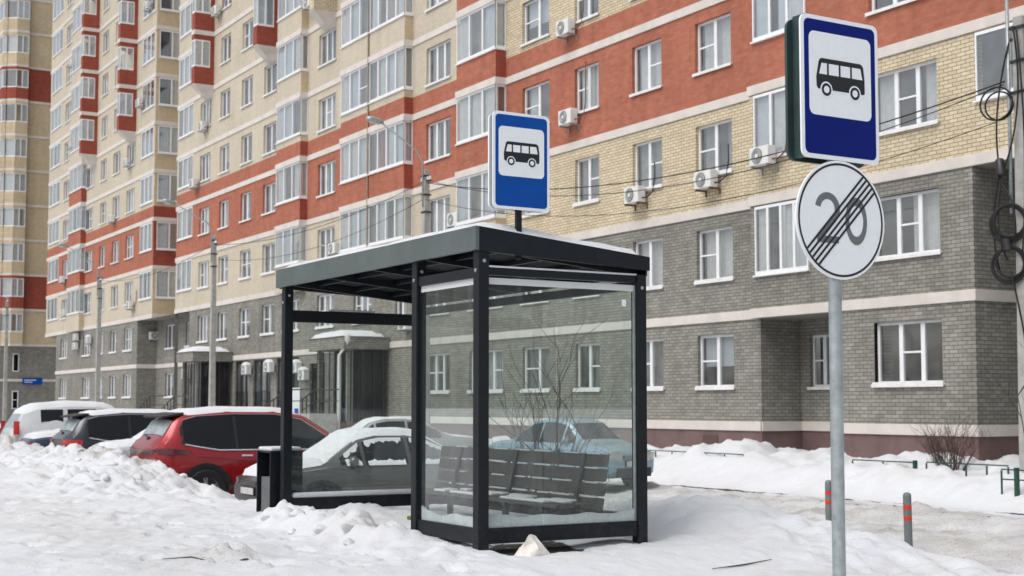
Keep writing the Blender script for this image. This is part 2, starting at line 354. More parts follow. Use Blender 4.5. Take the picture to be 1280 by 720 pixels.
bld = thing('apartment_building', 'long red, cream and grey brick apartment block behind the bus shelter', 'apartment building', (24.5, 50, 0))
WINS = []      # (size on the picture, builder args)
def sheet(mb, F, u0, u1, v0, v1, w, m, folds=True):
    n = max(4, int((u1 - u0) / .045)) if folds else 1
    ph = random.random() * 6
    vs = []
    for i in range(n + 1):
        u = u0 + (u1 - u0) * i / n; q = w + (.022 * math.sin(i * 1.9 + ph) + .012 * math.sin(i * .7 + ph) if folds else 0)
        vs += [F.p(u, v0, q), F.p(u, v1, q)]
    mb.add(vs, [(2 * i, 2 * i + 2, 2 * i + 3, 2 * i + 1) for i in range(n)], m)
def window_parts(F, u0, u1, v0, v1, rnd, w=-.11, snow=False, sill=True, split=None, trans=None, cur=None, fr=.065):
    """frame, pane, sill, curtain builders"""
    fr_, pa, si, cu = MB(), MB(), MB(), MB()
    wd = u1 - u0
    fr_.fbox(F, u0, u0 + fr, v0, v1, w - .06, w); fr_.fbox(F, u1 - fr, u1, v0, v1, w - .06, w)
    fr_.fbox(F, u0 + fr, u1 - fr, v0, v0 + fr, w - .06, w); fr_.fbox(F, u0 + fr, u1 - fr, v1 - fr, v1, w - .06, w)
    if split is None: split = [.5] if wd < 1.75 and rnd.random() < .5 else ([.44] if wd < 1.75 else [.36, .67])
    xs = [u0] + [u0 + wd * s for s in split] + [u1]
    for x in xs[1:-1]: fr_.fbox(F, x - .06, x + .06, v0 + fr, v1 - fr, w - .055, w + .006)
    if trans is None: trans = [i for i in range(len(xs) - 1) if rnd.random() < .22]
    for i in trans:
        a, b = xs[i] + .06, xs[i + 1] - .06
        fr_.fbox(F, a, b, v0 + (v1 - v0) * .49, v0 + (v1 - v0) * .49 + .045, w - .05, w - .004)
    for a, b in zip(xs, xs[1:]):
        pa.quad(F.p(a + .05, v0 + .05, w - .035), F.p(b - .05, v0 + .05, w - .035), F.p(b - .05, v1 - .05, w - .035), F.p(a + .05, v1 - .05, w - .035))
    if sill:
        si.fbox(F, u0 - .06, u1 + .06, v0 - .035, v0 + .005, w - .02, .07)
        si.fbox(F, u0 - .06, u1 + .06, v0 - .075, v0 - .035, .055, .07)
        if snow: si.fbox(F, u0 - .04, u1 + .04, v0 + .005, v0 + .045, w + .012, .06)
    c = rnd.random() if cur is None else cur
    if c < .16: pass
    elif c < .60: sheet(cu, F, u0 + .05, u1 - .05, v0 + .02, v1, w - .2, rnd.choice([0, 0, 1]))
    elif c < .82:
        k = rnd.choice([0, 1]); sheet(cu, F, u0 + .05, u0 + wd * .3, v0 + .02, v1, w - .2, k); sheet(cu, F, u1 - wd * .3, u1 - .05, v0 + .02, v1, w - .2, k)
    elif c < .92: sheet(cu, F, u0 + wd * .5, u1 - .05, v0 + .02, v1, w - .2, rnd.choice([0, 1]))
    else: sheet(cu, F, u0 + .05, u1 - .05, v0 + (v1 - v0) * .4, v1, w - .16, 2, False)
    return fr_, pa, si, cu
CUR = [M['curtain_w'], M['curtain_c'], M['curtain_b']]
def addwin(F, u0, u1, v0, v1, **k):
    c = F.p((u0 + u1) / 2, (v0 + v1) / 2, 0); d = (c - Vector((0, 0, 1.75))).length
    fore = abs((c - Vector((0, 0, 1.75))).normalized().dot(F.w))
    WINS.append(((u1 - u0) * (v1 - v0) * fore / d ** 2, F, u0, u1, v0, v1, k))
    return (u0, u1, v0, v1)

cols = {'c1': (29.45, 30.9), 'c2': (32.6, 33.95), 'c3': (35.85, 37.1), 'c4': (38.75, 40.35), 'c5': (45.65, 47.5), 'c6': (56.3, 58.1),
        'c7': (63.4, 65.0), 'c8': (66.75, 68.2), 'c9': (70.1, 71.5), 'c10': (73.15, 74.8)}
maxf = {'c1': 5, 'c2': 5, 'c3': 6, 'c4': 6, 'c5': 7, 'c6': 6, 'c7': 6, 'c8': 9, 'c9': 9, 'c10': 6}
minf = {'c6': 2, 'c7': 2, 'c8': 2, 'c9': 2, 'c10': 2}
def wz(f): return (bz(f - 1) + .92, bz(f - 1) + 2.36)
holes = []
for c, (a, b) in cols.items():
    for f in range(minf.get(c, 1), maxf[c] + 1):
        z0, z1 = wz(f)
        k = dict(snow=f <= 3)
        if c == 'c1': k.update(split=[.5], trans=[0], cur={1: .95, 2: .5, 3: .7, 4: .45}.get(f))
        if c == 'c2': k.update(split=[.5], trans=[1] if f > 2 else [0], cur={1: .5, 3: .5, 4: .5}.get(f, .5))
        if c == 'c3': k.update(split=[.5], trans=[0] if f > 3 else [1])
        if c == 'c4': k.update(split=[.55], trans=[0])
        holes.append(addwin(FS, -b - .06, -a + .06, z0, z1, **k))
# windows under the loggia stacks (grey base)
for a, b, f in ((41.7, 44.1, 1), (41.7, 44.1, 2), (49.2, 50.2, 2), (52.4, 54.2, 2), (60.2, 62.2, 2)):
    z0, z1 = wz(f); holes.append(addwin(FS, -b, -a, z0, z1, snow=True))
# flush glazed loggias at the left end (E)
BALC = []   # balcony descriptors
def loggia(F, u0, u1, f, holes_, n, p=.03, head=2.68, base=.98):
    h = (u0, u1, bz(f - 1) + base, bz(f - 1) + head); holes_.append(h); BALC.append(('flush', F, *h, n, p, f))
for f in range(3, 10): loggia(FS, -78.7, -76.0, f, holes, 3)
# shop windows of the ground floor
SHOP = [(-68.75, -66.7), (-66.1, -63.7), (-63.0, -60.2)]
for a, b in SHOP: holes.append((a, b, 1.45, 3.95))
DOORS = [(-58.9, -57.2), ]
for a, b in DOORS: holes.append((a, b, 1.3, 3.6))
yel = lambda u: u > -41.3
w1 = MB()
recess = (-78.95, -76.3, -.5, bz(2) - .25)
wall(w1, FS, -78.95, -28.3, -.5, ZT, holes + [recess], wallmat(yel))
# right-hand block: upper floors overhang, base has a niche
rh = []
def rwin(a, b, f, **k):
    z0, z1 = wz(f); h = addwin(FR, -b - .08, -a + .08, z0, z1, **k); return h
up, lo = [], []
lo.append(rwin(21.95, 23.85, 1, split=[.36, .68], trans=[1], cur=.1, snow=True)); lo.append(rwin(21.95, 23.85, 2, split=[.36, .68], trans=[1], cur=.86))
up.append(rwin(21.95, 23.85, 3, split=[.36, .68], trans=[1], cur=.7)); up.append(rwin(21.95, 23.85, 4, split=[.36, .68], trans=[], cur=.1)); up.append(rwin(21.95, 23.85, 5))
BALC_Z = {}
def rlog(u0, u1, f, lst, n, base=.86, head=2.66): h = (u0, u1, bz(f - 1) + base, bz(f - 1) + head); lst.append(h); BALC.append(('flush', FR, *h, n, .04, f))
rlog(-28.1, -26.1, 2, lo, 4)
for f in (3, 4, 5): rlog(-28.1, -26.1, f, up, 3, .93 if f == 3 else 1.15)
for f in (3, 4, 5): rlog(-20.75, -19.0, f, up, 2, 1.15); rlog(-18.2, -15.6, f, up, 3, 1.15)
nich = (-28.3, -25.0, 1.31, bz(1) - .25)
wall(w1, FR, -28.3, -20.92, -.5, bz(2) - .25, lo + [(nich[0], nich[1], -.5, nich[3])], wallmat(lambda u: True), rev=.002)
wall(w1, FR, -28.3, -15.0, bz(2) - .25, ZT, up, wallmat(lambda u: True))
def plain(mb, F, u0, u1, v0, v1, yellow=True, hs=()): wall(mb, F, u0, u1, v0, v1, list(hs), wallmat(lambda u: yellow))
# step between the two planes, side of the base, soffit, niche
FN = lambda x, y: Frame((x, y, 0), (1, 0, 0), (0, -1, 0))
plain(w1, Frame((24.2, 28.3, 0), (1, 0, 0), (0, 1, 0)), 0, .3, bz(1) - .25, ZT)
plain(w1, FN(24.2, 20.92), 0, 11.8, -.5, bz(2) - .25)
w1.quad((24.2, 15, bz(2) - .25), (24.2, 20.92, bz(2) - .25), (36, 20.92, bz(2) - .25), (36, 15, bz(2) - .25), 0)
plain(w1, FN(24.2, 15), 0, 8, -.5, ZT)
# unseen passage walls added below the upper floors, darkening the corner's side face
plain(w1, Frame((24.2, 17.6, 0), (1, 0, 0), (0, 1, 0)), 0, 14, -.5, bz(2) - .25); plain(w1, FR, -17.6, -15.0, -.5, bz(2) - .25)
plain(w1, Frame((36, 0, 0), (0, -1, 0), (-1, 0, 0)), -20.92, -17.6, -.5, bz(2) - .25)
FNI = Frame((25.9, 0, 0), (0, -1, 0), (-1, 0, 0))
nwin = [addwin(FNI, -27.95, -27.05, 2.22, 3.6, split=[.5], trans=[0], cur=.1)]
wall(w1, FNI, -28.3, -25.0, -.5, bz(1) - .25, nwin, wallmat(lambda u: True))
plain(w1, Frame((24.5, 28.3, 0), (1, 0, 0), (0, -1, 0)), 0, 1.4, -.5, bz(1) - .25)
plain(w1, Frame((24.2, 25.0, 0), (1, 0, 0), (0, 1, 0)), 0, 1.7, -.5, bz(1) - .25)
w1.quad((24.2, 25, bz(1) - .25), (25.9, 25, bz(1) - .25), (25.9, 28.3, bz(1) - .25), (24.2, 28.3, bz(1) - .25), 0)
# second section (far left) with the notch between the two
h2 = []
cols2 = {'c11': (87.8, 89.6), 'c12': (91.3, 92.9), 'c13': (94.7, 96.1), 'c14': (98.1, 100.1), 'c15': (104.8, 106.8)}
max2 = {'c11': 6, 'c12': 12, 'c13': 12, 'c14': 6, 'c15': 12}
for c, (a, b) in cols2.items():
    for f in range(1, max2[c] + 1):
        z0, z1 = wz(f); h2.append(addwin(FS, -b - .05, -a + .05, z0, z1, snow=f < 3))
for f in range(3, 13): loggia(FS, -111.4, -108.0, f, h2, 3); loggia(FS, -86.3, -83.75, f, h2, 3)
wall(w1, FS, -111.8, -83.5, bz(2) - .25, ZT, [h for h in h2 if h[2] > 7], wallmat(lambda u: False))
wall(w1, FS, -108.2, -86.6, -.5, bz(2) - .25, [h for h in h2 if h[2] < 7], wallmat(lambda u: False))
FSIDE = FN(24.5, 83.5); hs = []
for f in range(3, 13): h = (.2, 1.75, bz(f - 1) + .98, bz(f - 1) + 2.68); hs.append(h); BALC.append(('flush', FSIDE, *h, 2, .03, f))
wm = wallmat(lambda u: False)
wall(w1, FSIDE, 0, 2.4, bz(2) - .25, ZT, hs, lambda u, z: {2: 5, 3: 6}.get(wm(u, z), wm(u, z)))  # side wall swaps to the shaded brick tones, shade held in the colour
wall(w1, Frame((26.7, 0, 0), (0, -1, 0), (-1, 0, 0)), -83.5, -78.95, bz(2) - .25, ZT, [], wallmat(lambda u: False))
hb = []
for a, b, f in ((79.3, 80.7, 2), (82.9, 84.6, 2), (82.9, 84.6, 1), (79.4, 80.8, 1)):
    z0, z1 = wz(f); hb.append(addwin(Frame((25.7, 0, 0), (0, -1, 0), (-1, 0, 0)), -b, -a, z0, z1, snow=True))
wall(w1, Frame((25.7, 0, 0), (0, -1, 0), (-1, 0, 0)), -86.6, -76.3, -.5, bz(2) - .25, hb, wallmat(lambda u: False))
plain(w1, FN(24.5, 86.6), 0, 1.2, -.5, bz(2) - .25)
plain(w1, Frame((24.5, 76.3, 0), (1, 0, 0), (0, 1, 0)), 0, 1.2, -.5, bz(2) - .25)
w1.quad((24.5, 76.3, bz(2) - .25), (25.7, 76.3, bz(2) - .25), (25.7, 86.6, bz(2) - .25), (24.5, 86.6, bz(2) - .25), 0)
w1.quad((25.7, 78.95, bz(2) - .25), (26.7, 78.95, bz(2) - .25), (26.7, 83.5, bz(2) - .25), (25.7, 83.5, bz(2) - .25), 0)
w1.quad((24.5, 108.2, bz(2) - .25), (27, 108.2, bz(2) - .25), (27, 111.8, bz(2) - .25), (24.5, 111.8, bz(2) - .25), 0)
for x, y in ((24.5, 111.8), (24.5, 108.2)): plain(w1, Frame((x, y, 0), (1, 0, 0), (0, 1, 0)), 0, 12, -.5 if y < 110 else bz(2) - .25, ZT if y > 110 else bz(2) - .25)
w1.quad((24.2, 15, ZT), (40, 15, ZT), (40, 111.8, ZT), (24.2, 111.8, ZT), 0)
w1.build('wall', WM, bld, fix=False)
# rooms behind the glass, one long back wall
rb = MB()
rb.quad((25.35, 28.4, Z0), (25.35, 78.9, Z0), (25.35, 78.9, ZT), (25.35, 28.4, ZT)); rb.quad((25.35, 83.6, bz(2)), (25.35, 111.7, bz(2)), (25.35, 111.7, ZT), (25.35, 83.6, ZT))
rb.quad((26.6, 15, Z0), (26.6, 28.3, Z0), (26.6, 28.3, ZT), (26.6, 15, ZT)); rb.quad((26.55, 76, Z0), (26.55, 111.7, Z0), (26.55, 111.7, bz(2)), (26.55, 76, bz(2)))
for k in range(1, NF + 1): rb.quad((24.72, 28.4, bz(k - 1) + .2), (26.6, 28.4, bz(k - 1) + .2), (26.6, 78.9, bz(k - 1) + .2), (24.72, 78.9, bz(k - 1) + .2))
rb.build('room_backdrop', M['room'], bld, fix=False)
# pale bands at every floor
def bb(*a): MB().fbox(*a).build('band', M['band'], bld, bevel=.008)
for k in range(0, NF):
    z1 = bz(k); z0 = z1 - .25; pr = .045
    if k >= 2:
        bb(FS, -111.84, -83.46, z0, z1, 0, pr); bb(FSIDE, -.0449, 2.2, z0, z1, 0, pr)
        bb(FS, -78.97, -28.35, z0, z1, 0, pr); bb(FR, -28.35, -14.96, z0, z1, 0, pr)
    else:
        bb(FS, -108.24, -86.56, z0, z1, 0, pr); bb(FN(24.455, 86.6), 0, 1.24, z0, z1, 0, pr)
        bb(Frame((25.7, 0, 0), (0, -1, 0), (-1, 0, 0)), -86.55, -76.3, z0, z1, 0, pr)
        if k == 1: bb(FS, -76.3, -28.35, z0, z1, 0, pr); bb(FR, -28.34, -20.92, z0, z1, 0, pr)
        else:
            bb(FS, -76.3, -69.2, z0, z1, 0, pr); bb(FS, -50.6, -28.3, z0, z1, 0, pr); bb(FR, -25.0, -20.92, z0, z1, 0, pr)
            bb(FN(24.5, 28.3), .0, 1.4, z0, z1, 0, pr); bb(FNI, -28.25, -25, z0, z1, 0, pr)
        bb(FN(24.2, 20.92), -.0449, 3.5, z0, z1, 0, pr)

# ---- protruding glazed bays
def glaze(fr, pa, bl, F, u0, u1, v0, v1, w, n, rnd, sidebar=True):
    t = .072
    fr.fbox(F, u0, u1, v0, v0 + t + .03, w - .05, w); fr.fbox(F, u0, u1, v1 - t, v1, w - .05, w)
    for i in range(n + 1):
        x = u0 + (u1 - u0) * i / n; a = max(u0, x - t * .6); b = min(u1, x + t * .6)
        fr.fbox(F, a, b, v0 + t + .03, v1 - t, w - .05, w)
    for i in range(n):
        a = u0 + (u1 - u0) * i / n + .03; b = u0 + (u1 - u0) * (i + 1) / n - .03
        pa.quad(F.p(a, v0 + .05, w - .03), F.p(b, v0 + .05, w - .03), F.p(b, v1 - .03, w - .03), F.p(a, v1 - .03, w - .03))
        q = rnd.random()
        if q < .74: sheet(bl, F, a, b, v0 + .03, v1 - .02, w - .12, rnd.choice([0, 2, 0, 0, 2]), rnd.random() < .3)
        elif q < .76: fr.fbox(F, a, b, v0 + (v1 - v0) * .45, v0 + (v1 - v0) * .45 + .05, w - .045, w - .005)
def balcony_part(fn):
    rnd = random.Random(fn * 17 + 3)
bays = [  # (y0, y1, proud, floors, panes, yellow front, parapet front red?)
    (41.5, 44.35, .42, range(3, 7), 3), (48.7, 51.95, .38, range(3, 8), 4), (52.05, 54.85, .37, range(3, 8), 3), (59.4, 62.4, .36, range(3, 9), 3), (99.95, 103.6, .36, range(3, 13), 3)]
for bi, (y0, y1, p, fl, n) in enumerate(bays):
    for f in fl:
        rnd = random.Random(bi * 100 + f)
        zb = bz(f - 1); ztop = bz(f) - .25; zs = zb + .97
        allred = (bi == 0 and f >= 4) or (bi == 4 and f in (4, 5, 6))
        redp = f == 4 or allred; stub = f == 5 and not allred
        mb = MB(); front, side = (3, 6) if redp else ((2, 5) if bi else (1, 5))  # side faces take darker brick: their shade is put into the colour
        def ring_(z0, z1, fr, sd):
            mb.fbox(FS, -y1, -y0, z0, z1, .0, p, fr)
            mb.quad((24.5 - p - .002, y0 - .002, z0), (24.5, y0 - .002, z0), (24.5, y0 - .002, z1), (24.5 - p - .002, y0 - .002, z1), sd)
        if stub: ring_(zb, zb + .68, 3, 6); ring_(zb + .68, zs, front, side)
        else: ring_(zb, zs, front, side)
        if f == 3: mb.fbox(FS, -y1, -y0, zb - .25, zb, .0, p, 2)
        o = mb.build('balcony', WM, bld)
        sl = MB(); sl.fbox(FS, -y1 - .02, -y0 + .03, zs, zs + .05, .0, p + .06); sl.build('sill', M['sill'], o)
        bd = MB(); bd.fbox(FS, -y1 - .02, -y0 + .04, ztop, ztop + .25, .046, p + .05); bd.build('band', M['band'], o)
        fr, pa, bl = MB(), MB(), MB()
        glaze(fr, pa, bl, FS, -y1, -y0, zs + .05, ztop, p, n, rnd)
        glaze(fr, pa, bl, Frame((24.5 - p, y0, 0), (1, 0, 0), (0, -1, 0)), .0, p, zs + .05, ztop, -.001, 1, rnd)
        fr.build('frame', M['pvc'], o); pa.build('glazing', M['winglass'], o, fix=False)
        if bl.v: bl.build('blind', CUR, o, fix=False)
# flush loggias
for i, (_, F, u0, u1, v0, v1, n, p, f) in enumerate(BALC):
    rnd = random.Random(i * 7 + 1)
    fr, pa, bl = MB(), MB(), MB(); glaze(fr, pa, bl, F, u0, u1, v0, v1, p, n, rnd)
    fr.fbox(F, u0 - .04, u1 + .04, v0 - .04, v0, -.1, p + .05)
    o = fr.build('loggia_glazing', M['pvc'], bld); pa.build('pane', M['winglass'], o, fix=False)
    if bl.v: bl.build('blind', CUR, o, fix=False)
# wedge-shaped red bays high up, with a corbel below
for yr, red, top in ((72.69, True, 10), (63.2, True, 9), (56.18, False, 8), (97.25, True, 12), (87.66, True, 12)):
    poly = lambda z: [(24.5, yr, z), (23.4, yr, z), (23.4, yr + .5, z), (24.5, yr + 1.9, z)]
    o = None
    for f in range(7, top + 1):
        zb, zt = bz(f - 1), bz(f) - .25; rnd = random.Random(int(yr * 10) + f)
        mb = MB(); k = 6 if red else 1
        for z0, z1 in ((zb, zb + .95), (zt - .28, zt)):
            mb.add(poly(z0) + poly(z1), [(0, 1, 5, 4), (1, 2, 6, 5), (2, 3, 7, 6), (0, 3, 2, 1), (4, 5, 6, 7)], k)
        FW = FN(23.4, yr)
        mb.fbox(FW, .86, 1.1, zb + .95, zt - .28, -.25, 0, k)
        o = mb.build('bay', WM, bld)
        bd = MB(); bd.add([(24.5, yr - .04, zt), (23.36, yr - .04, zt), (23.36, yr + .52, zt), (24.5, yr + 1.95, zt), (24.5, yr - .04, zt + .25), (23.36, yr - .04, zt + .25), (23.36, yr + .52, zt + .25), (24.5, yr + 1.95, zt + .25)],
                         [(0, 1, 5, 4), (1, 2, 6, 5), (2, 3, 7, 6), (0, 3, 2, 1), (4, 5, 6, 7)]); bd.build('band', M['band'], o)
        fr, pa, bl = MB(), MB(), MB()
        glaze(fr, pa, bl, FW, .0, .86, zb + .95, zt - .28, -.001, 2, rnd)
        glaze(fr, pa, bl, Frame((23.4, yr, 0), (0, -1, 0), (-1, 0, 0)), -.5, 0, zb + .95, zt - .28, -.001, 1, rnd)
        fr.build('window', M['pvc'], o); pa.build('pane', M['winglass'], o, fix=False)
        if bl.v: bl.build('blind', CUR, o, fix=False)
    zb = bz(6); cb = MB()
    cb.add([(24.5, yr - .05, zb), (23.35, yr - .05, zb), (23.35, yr + .52, zb), (24.5, yr + 1.95, zb), (24.5, yr + .15, zb - .62), (24.0, yr + .25, zb - .48), (24.0, yr + .6, zb - .48), (24.5, yr + 1.3, zb - .62)],
           [(0, 1, 2, 3), (0, 4, 5, 1), (1, 5, 6, 2), (2, 6, 7, 3), (4, 7, 6, 5)])
    cb.fbox(FS, -yr - 1.95, -yr + .06, zb - .25, zb, .0, .05); cb.build('corbel', M['band'], bld)

# ---- windows: the hundred largest as parts, the others as one part
WINS.sort(key=lambda t: -t[0])
rest = MB()
for i, (_, F, u0, u1, v0, v1, k) in enumerate(WINS):
    rnd = random.Random(i * 13 + 5)
    fr, pa, si, cu = window_parts(F, u0, u1, v0, v1, rnd, **k)
    if i < 96:
        o = fr.build('window', M['pvc'], bld); pa.build('pane', M['winglass'], o, fix=False); si.build('sill', M['sill'], o)
        if cu.v: cu.build('curtain', CUR, o, fix=False)
    else:
        for b, off in ((fr, 0), (pa, 1), (si, 2), (cu, 3)): 
            n = len(rest.v); rest.v += b.v
            for f_, m_ in zip(b.f, b.m): rest.f.append([q + n for q in f_]); rest.m.append(off + m_)
if rest.v: tag(rest.build('window', [M['pvc'], M['winglass'], M['sill']] + CUR, bld, fix=False), None, None, kind='stuff')

# shop windows and vestibules
for a, b in SHOP:
    fr, pa = MB(), MB()
    n = 3
    fr.fbox(FS, a, b, 1.45, 1.55, -.16, -.08); fr.fbox(FS, a, b, 3.85, 3.95, -.16, -.08)
    for i in range(n + 1):
        x = a + (b - a) * i / n; fr.fbox(FS, max(a, x - .04), min(b, x + .04), 1.55, 3.85, -.16, -.08)
    for z in (1.95, 2.4): fr.fbox(FS, a + .04, b - .04, z, z + .03, -.07, -.04)
    for i in range(9): x = a + .1 + (b - a - .2) * i / 8; fr.fbox(FS, x - .012, x + .012, 1.55, 2.4, -.07, -.045)
    pa.quad(FS.p(a, 1.5, -.13), FS.p(b, 1.5, -.13), FS.p(b, 3.9, -.13), FS.p(a, 3.9, -.13))
    o = fr.build('shop_window', M['iron'], bld); pa.build('pane', M['winglass'], o, fix=False)
    cu = MB(); sheet(cu, FS, a + .3, a + 1.0, 1.6, 3.9, -.4, 0); cu.build('curtain', CUR, o, fix=False)
def vestibule(y0, y1, xo, zt, depth_door):
    w = MB()
    w.box(xo + .25, 24.45, y0 + .05, y1 - .05, .1, 1.05, 0)
    o = w.build('vestibule', M['plinth'], bld)
    for y, r_ in ((y0 + .14, .09), (y1 - .14, .09)):
        w = MB(); w.box(xo + .26, xo + .26 + r_ * 2, y - r_, y + r_, 1.05, zt - .5, 0); w.build('pillar', M['grey'], o)
    g = MB(); g.quad((xo + .3, y0 + .1, 1.05), (xo + .3, y1 - .1, 1.05), (xo + .3, y1 - .1, zt - .5), (xo + .3, y0 + .1, zt - .5))
    g.quad((xo + .3, y0 + .1, 1.05), (24.45, y0 + .1, 1.05), (24.45, y0 + .1, zt - .5), (xo + .3, y0 + .1, zt - .5)); g.build('pane', M['darkglass'], o, fix=False)
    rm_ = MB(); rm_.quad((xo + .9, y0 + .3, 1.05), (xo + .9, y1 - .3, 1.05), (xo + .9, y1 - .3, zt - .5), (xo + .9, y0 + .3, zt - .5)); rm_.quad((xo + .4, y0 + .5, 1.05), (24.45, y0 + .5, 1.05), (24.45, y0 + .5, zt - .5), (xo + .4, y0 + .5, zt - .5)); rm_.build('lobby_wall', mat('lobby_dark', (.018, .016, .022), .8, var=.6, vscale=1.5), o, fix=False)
    cu_ = MB(); FF_ = Frame((xo + .7, 0, 0), (0, -1, 0), (-1, 0, 0)); sheet(cu_, FF_, -(y0 + y1) / 2 - .5, -(y0 + y1) / 2 - .1, 1.1, zt - .6, 0, 0); sheet(cu_, FF_, -(y0 + y1) / 2 + .35, -(y0 + y1) / 2 + .6, 1.1, zt - .6, 0, 0); cu_.build('curtain', CUR, o, fix=False)
    bars = MB()
    for i in range(6): y = y0 + .1 + (y1 - y0 - .2) * i / 5; bars.box(xo + .24, xo + .28, y - .015, y + .015, 1.1, zt - .55)
    for i in range(4): x = xo + .35 + (24.35 - xo - .35) * i / 3; bars.box(x - .03, x + .03, y0 + .04, y0 + .07, 1.1, zt - .55)
    bars.build('grille', M['iron'], o)
    c = MB(); c.box(xo - .05, 24.45, y0 - .12, y1 + .12, zt - .5, zt); cc = c.build('canopy', M['grey'], bld, bevel=.01)
    s = MB(); n = 10
    vs = []
    for i in range(n + 1):
        for j in range(n + 1):
            e = min(i, n - i, j, n - j); h = .3 * (1 - (1 - min(1, e / 3)) ** 2) + .03 * noise.noise((i * .7, j * .7, y0))
            vs.append((xo - .1 + (24.4 - xo + .1) * i / n, y0 - .17 + (y1 - y0 + .34) * j / n, zt + .003 + max(0, h)))
    s.add(vs, [(i * (n + 1) + j, (i + 1) * (n + 1) + j, (i + 1) * (n + 1) + j + 1, i * (n + 1) + j + 1) for i in range(n) for j in range(n)])
    s.build('snow_cap', M['snow'], cc, smooth=True)
vestibule(50.7, 54.0, 22.5, 4.45, .5); vestibule(69.1, 71.6, 22.4, 4.45, .5)
dp = MB(); dp.tube([(22.62, 50.62, 4.3), (22.62, 50.62, 4.15), (22.45, 51.0, 3.7), (22.45, 51.0, .3)], .06); dp.lathe([(.14, .2), (.14, 0), (.06, -.12)], (22.62, 50.62, 4.28), (0, 0, 1), 10)
dp.build('drainpipe', M['acwhite'], bld, smooth=True, auto=40)
dp = MB(); dp.tube([(24.08, 52.0, 7.1), (24.08, 52.0, ZT)], .035); dp.build('drainpipe', mat('rusty_beige_pipe', (.30, .24, .18), .6, var=.3, vscale=2), bld)
d = MB(); d.fbox(FS, -58.9, -57.2, 1.3, 3.6, -.15, -.1); d.build('door', M['carglass'], bld)
v = MB(); v.fbox(FS, -30.75, -30.1, .40, .92, 0, .02); v.build('basement_vent', mat('vent_grille', (.10, .055, .055), .8), bld)

# ================================================================ far tower
tow = thing('tower_block', 'tall tan brick tower with two dark red storeys, at the far left', 'tower block', (14, 125, 0))
TY = 121.; TX = 23.55; TB = lambda k: .95 + 2.93 * k
FT = FN(TX, TY); WX = 22.85; FTW = Frame((WX, TY, 0), (0, -1, 0), (-1, 0, 0))
tm = lambda u, z: 0 if z < TB(2) - .2 else (6 if TB(3) - .2 < z < TB(4) - .2 or TB(9) - .2 < z < TB(10) - .2 else 5)
def twall(mb, F, u0, u1, v0, v1, hs):
    us = sorted(set([u0, u1] + [h[i] for h in hs for i in (0, 1)])); zs = sorted(set([v0, v1] + [h[i] for h in hs for i in (2, 3)] + [TB(k) - .2 for k in range(15) if v0 < TB(k) - .2 < v1]))
    for a, b in zip(us, us[1:]):
        for c, d_ in zip(zs, zs[1:]):
            if any(h[0] < (a + b) / 2 < h[1] and h[2] < (c + d_) / 2 < h[3] for h in hs): continue
            mb.quad(F.p(a, c, 0), F.p(b, c, 0), F.p(b, d_, 0), F.p(a, d_, 0), tm(0, (c + d_) / 2))
tw = MB(); hW = []
for k in range(2, 14): hW.append((-12.2, -10.4, TB(k) + .95, TB(k) + 2.5))
twall(tw, FT, 0, 24, 0, TB(14), [])
twall(tw, FTW, -30, 0, 0, TB(14), hW)
tw.quad((WX, TY, 0), (TX, TY, 0), (TX, TY, TB(2) - .2), (WX, TY, TB(2) - .2), 0)
# corner bay
for k in range(2, 14):
    o = MB(); mk = tm(0, TB(k) + .5)
    pts = lambda z: [(WX - .3, TY + 5, z), (WX - .3, TY + .3, z), (TX, TY - .5, z), (TX + 1.0, TY - .5, z), (TX + 1.0, TY - .002, z), (WX, TY - .002, z), (WX - .002, TY + 5, z)]
    def slab(mb, z0, z1, m_): n = 7; mb.add(pts(z0) + pts(z1), [(i, (i + 1) % n, n + (i + 1) % n, n + i) for i in range(n)] + [tuple(range(n))[::-1], tuple(range(n, 2 * n))], m_)
    slab(o, TB(k), TB(k) + .95, mk); slab(o, TB(k) + 2.5, TB(k + 1) - .2, mk)
    ob = o.build('balcony', WM, tow); bd = MB(); slab(bd, TB(k) - .2, TB(k), 0); bd.build('band', M['band'], ob)
    fr, pa, bl = MB(), MB(), MB(); rnd = random.Random(k + 400); z0, z1 = TB(k) + .95, TB(k) + 2.5
    glaze(fr, pa, bl, Frame((TX, TY - .5, 0), (1, 0, 0), (0, -1, 0)), 0, 1.0, z0, z1, -.02, 2, rnd)
    glaze(fr, pa, bl, Frame((TX + 1.0, TY - .5, 0), (0, 1, 0), (1, 0, 0)), 0, .49, z0, z1, -.02, 1, rnd)
    dv = Vector((1.05, -.8, 0)).normalized(); wv = Vector((-.8, -1.05, 0)).normalized()
    glaze(fr, pa, bl, Frame((WX - .3, TY + .3, 0), dv, wv), 0, 1.32, z0, z1, -.02, 1, rnd)
    glaze(fr, pa, bl, Frame((WX - .3, TY + 5, 0), (0, -1, 0), (-1, 0, 0)), 0, 4.7, z0, z1, -.02, 3, rnd)
    fr.build('frame', M['pvc'], ob); pa.build('glazing', M['winglass'], ob, fix=False)
    if bl.v: bl.build('blind', CUR, ob, fix=False)
tw.quad((TX - 1, TY, TB(14)), (TX + 24, TY, TB(14)), (TX + 24, TY + 30, TB(14)), (TX - 1, TY + 30, TB(14)), 5)
rm = MB(); rm.box(WX + .3, TX + 20, TY + .3, TY + 29, .5, TB(14) - .1)
tw.build('wall', WM, tow, fix=False); rm.build('room_backdrop', M['room'], tow)
for k in range(1, 14):
    b = MB(); b.fbox(FT, 1.002 if k > 1 else -.7, 24, TB(k) - .2, TB(k), 0, .045); b.build('band', M['band'], tow); b = MB(); b.fbox(FTW, -30, -5.002, TB(k) - .2, TB(k), 0, .045); b.build('band', M['band'], tow)
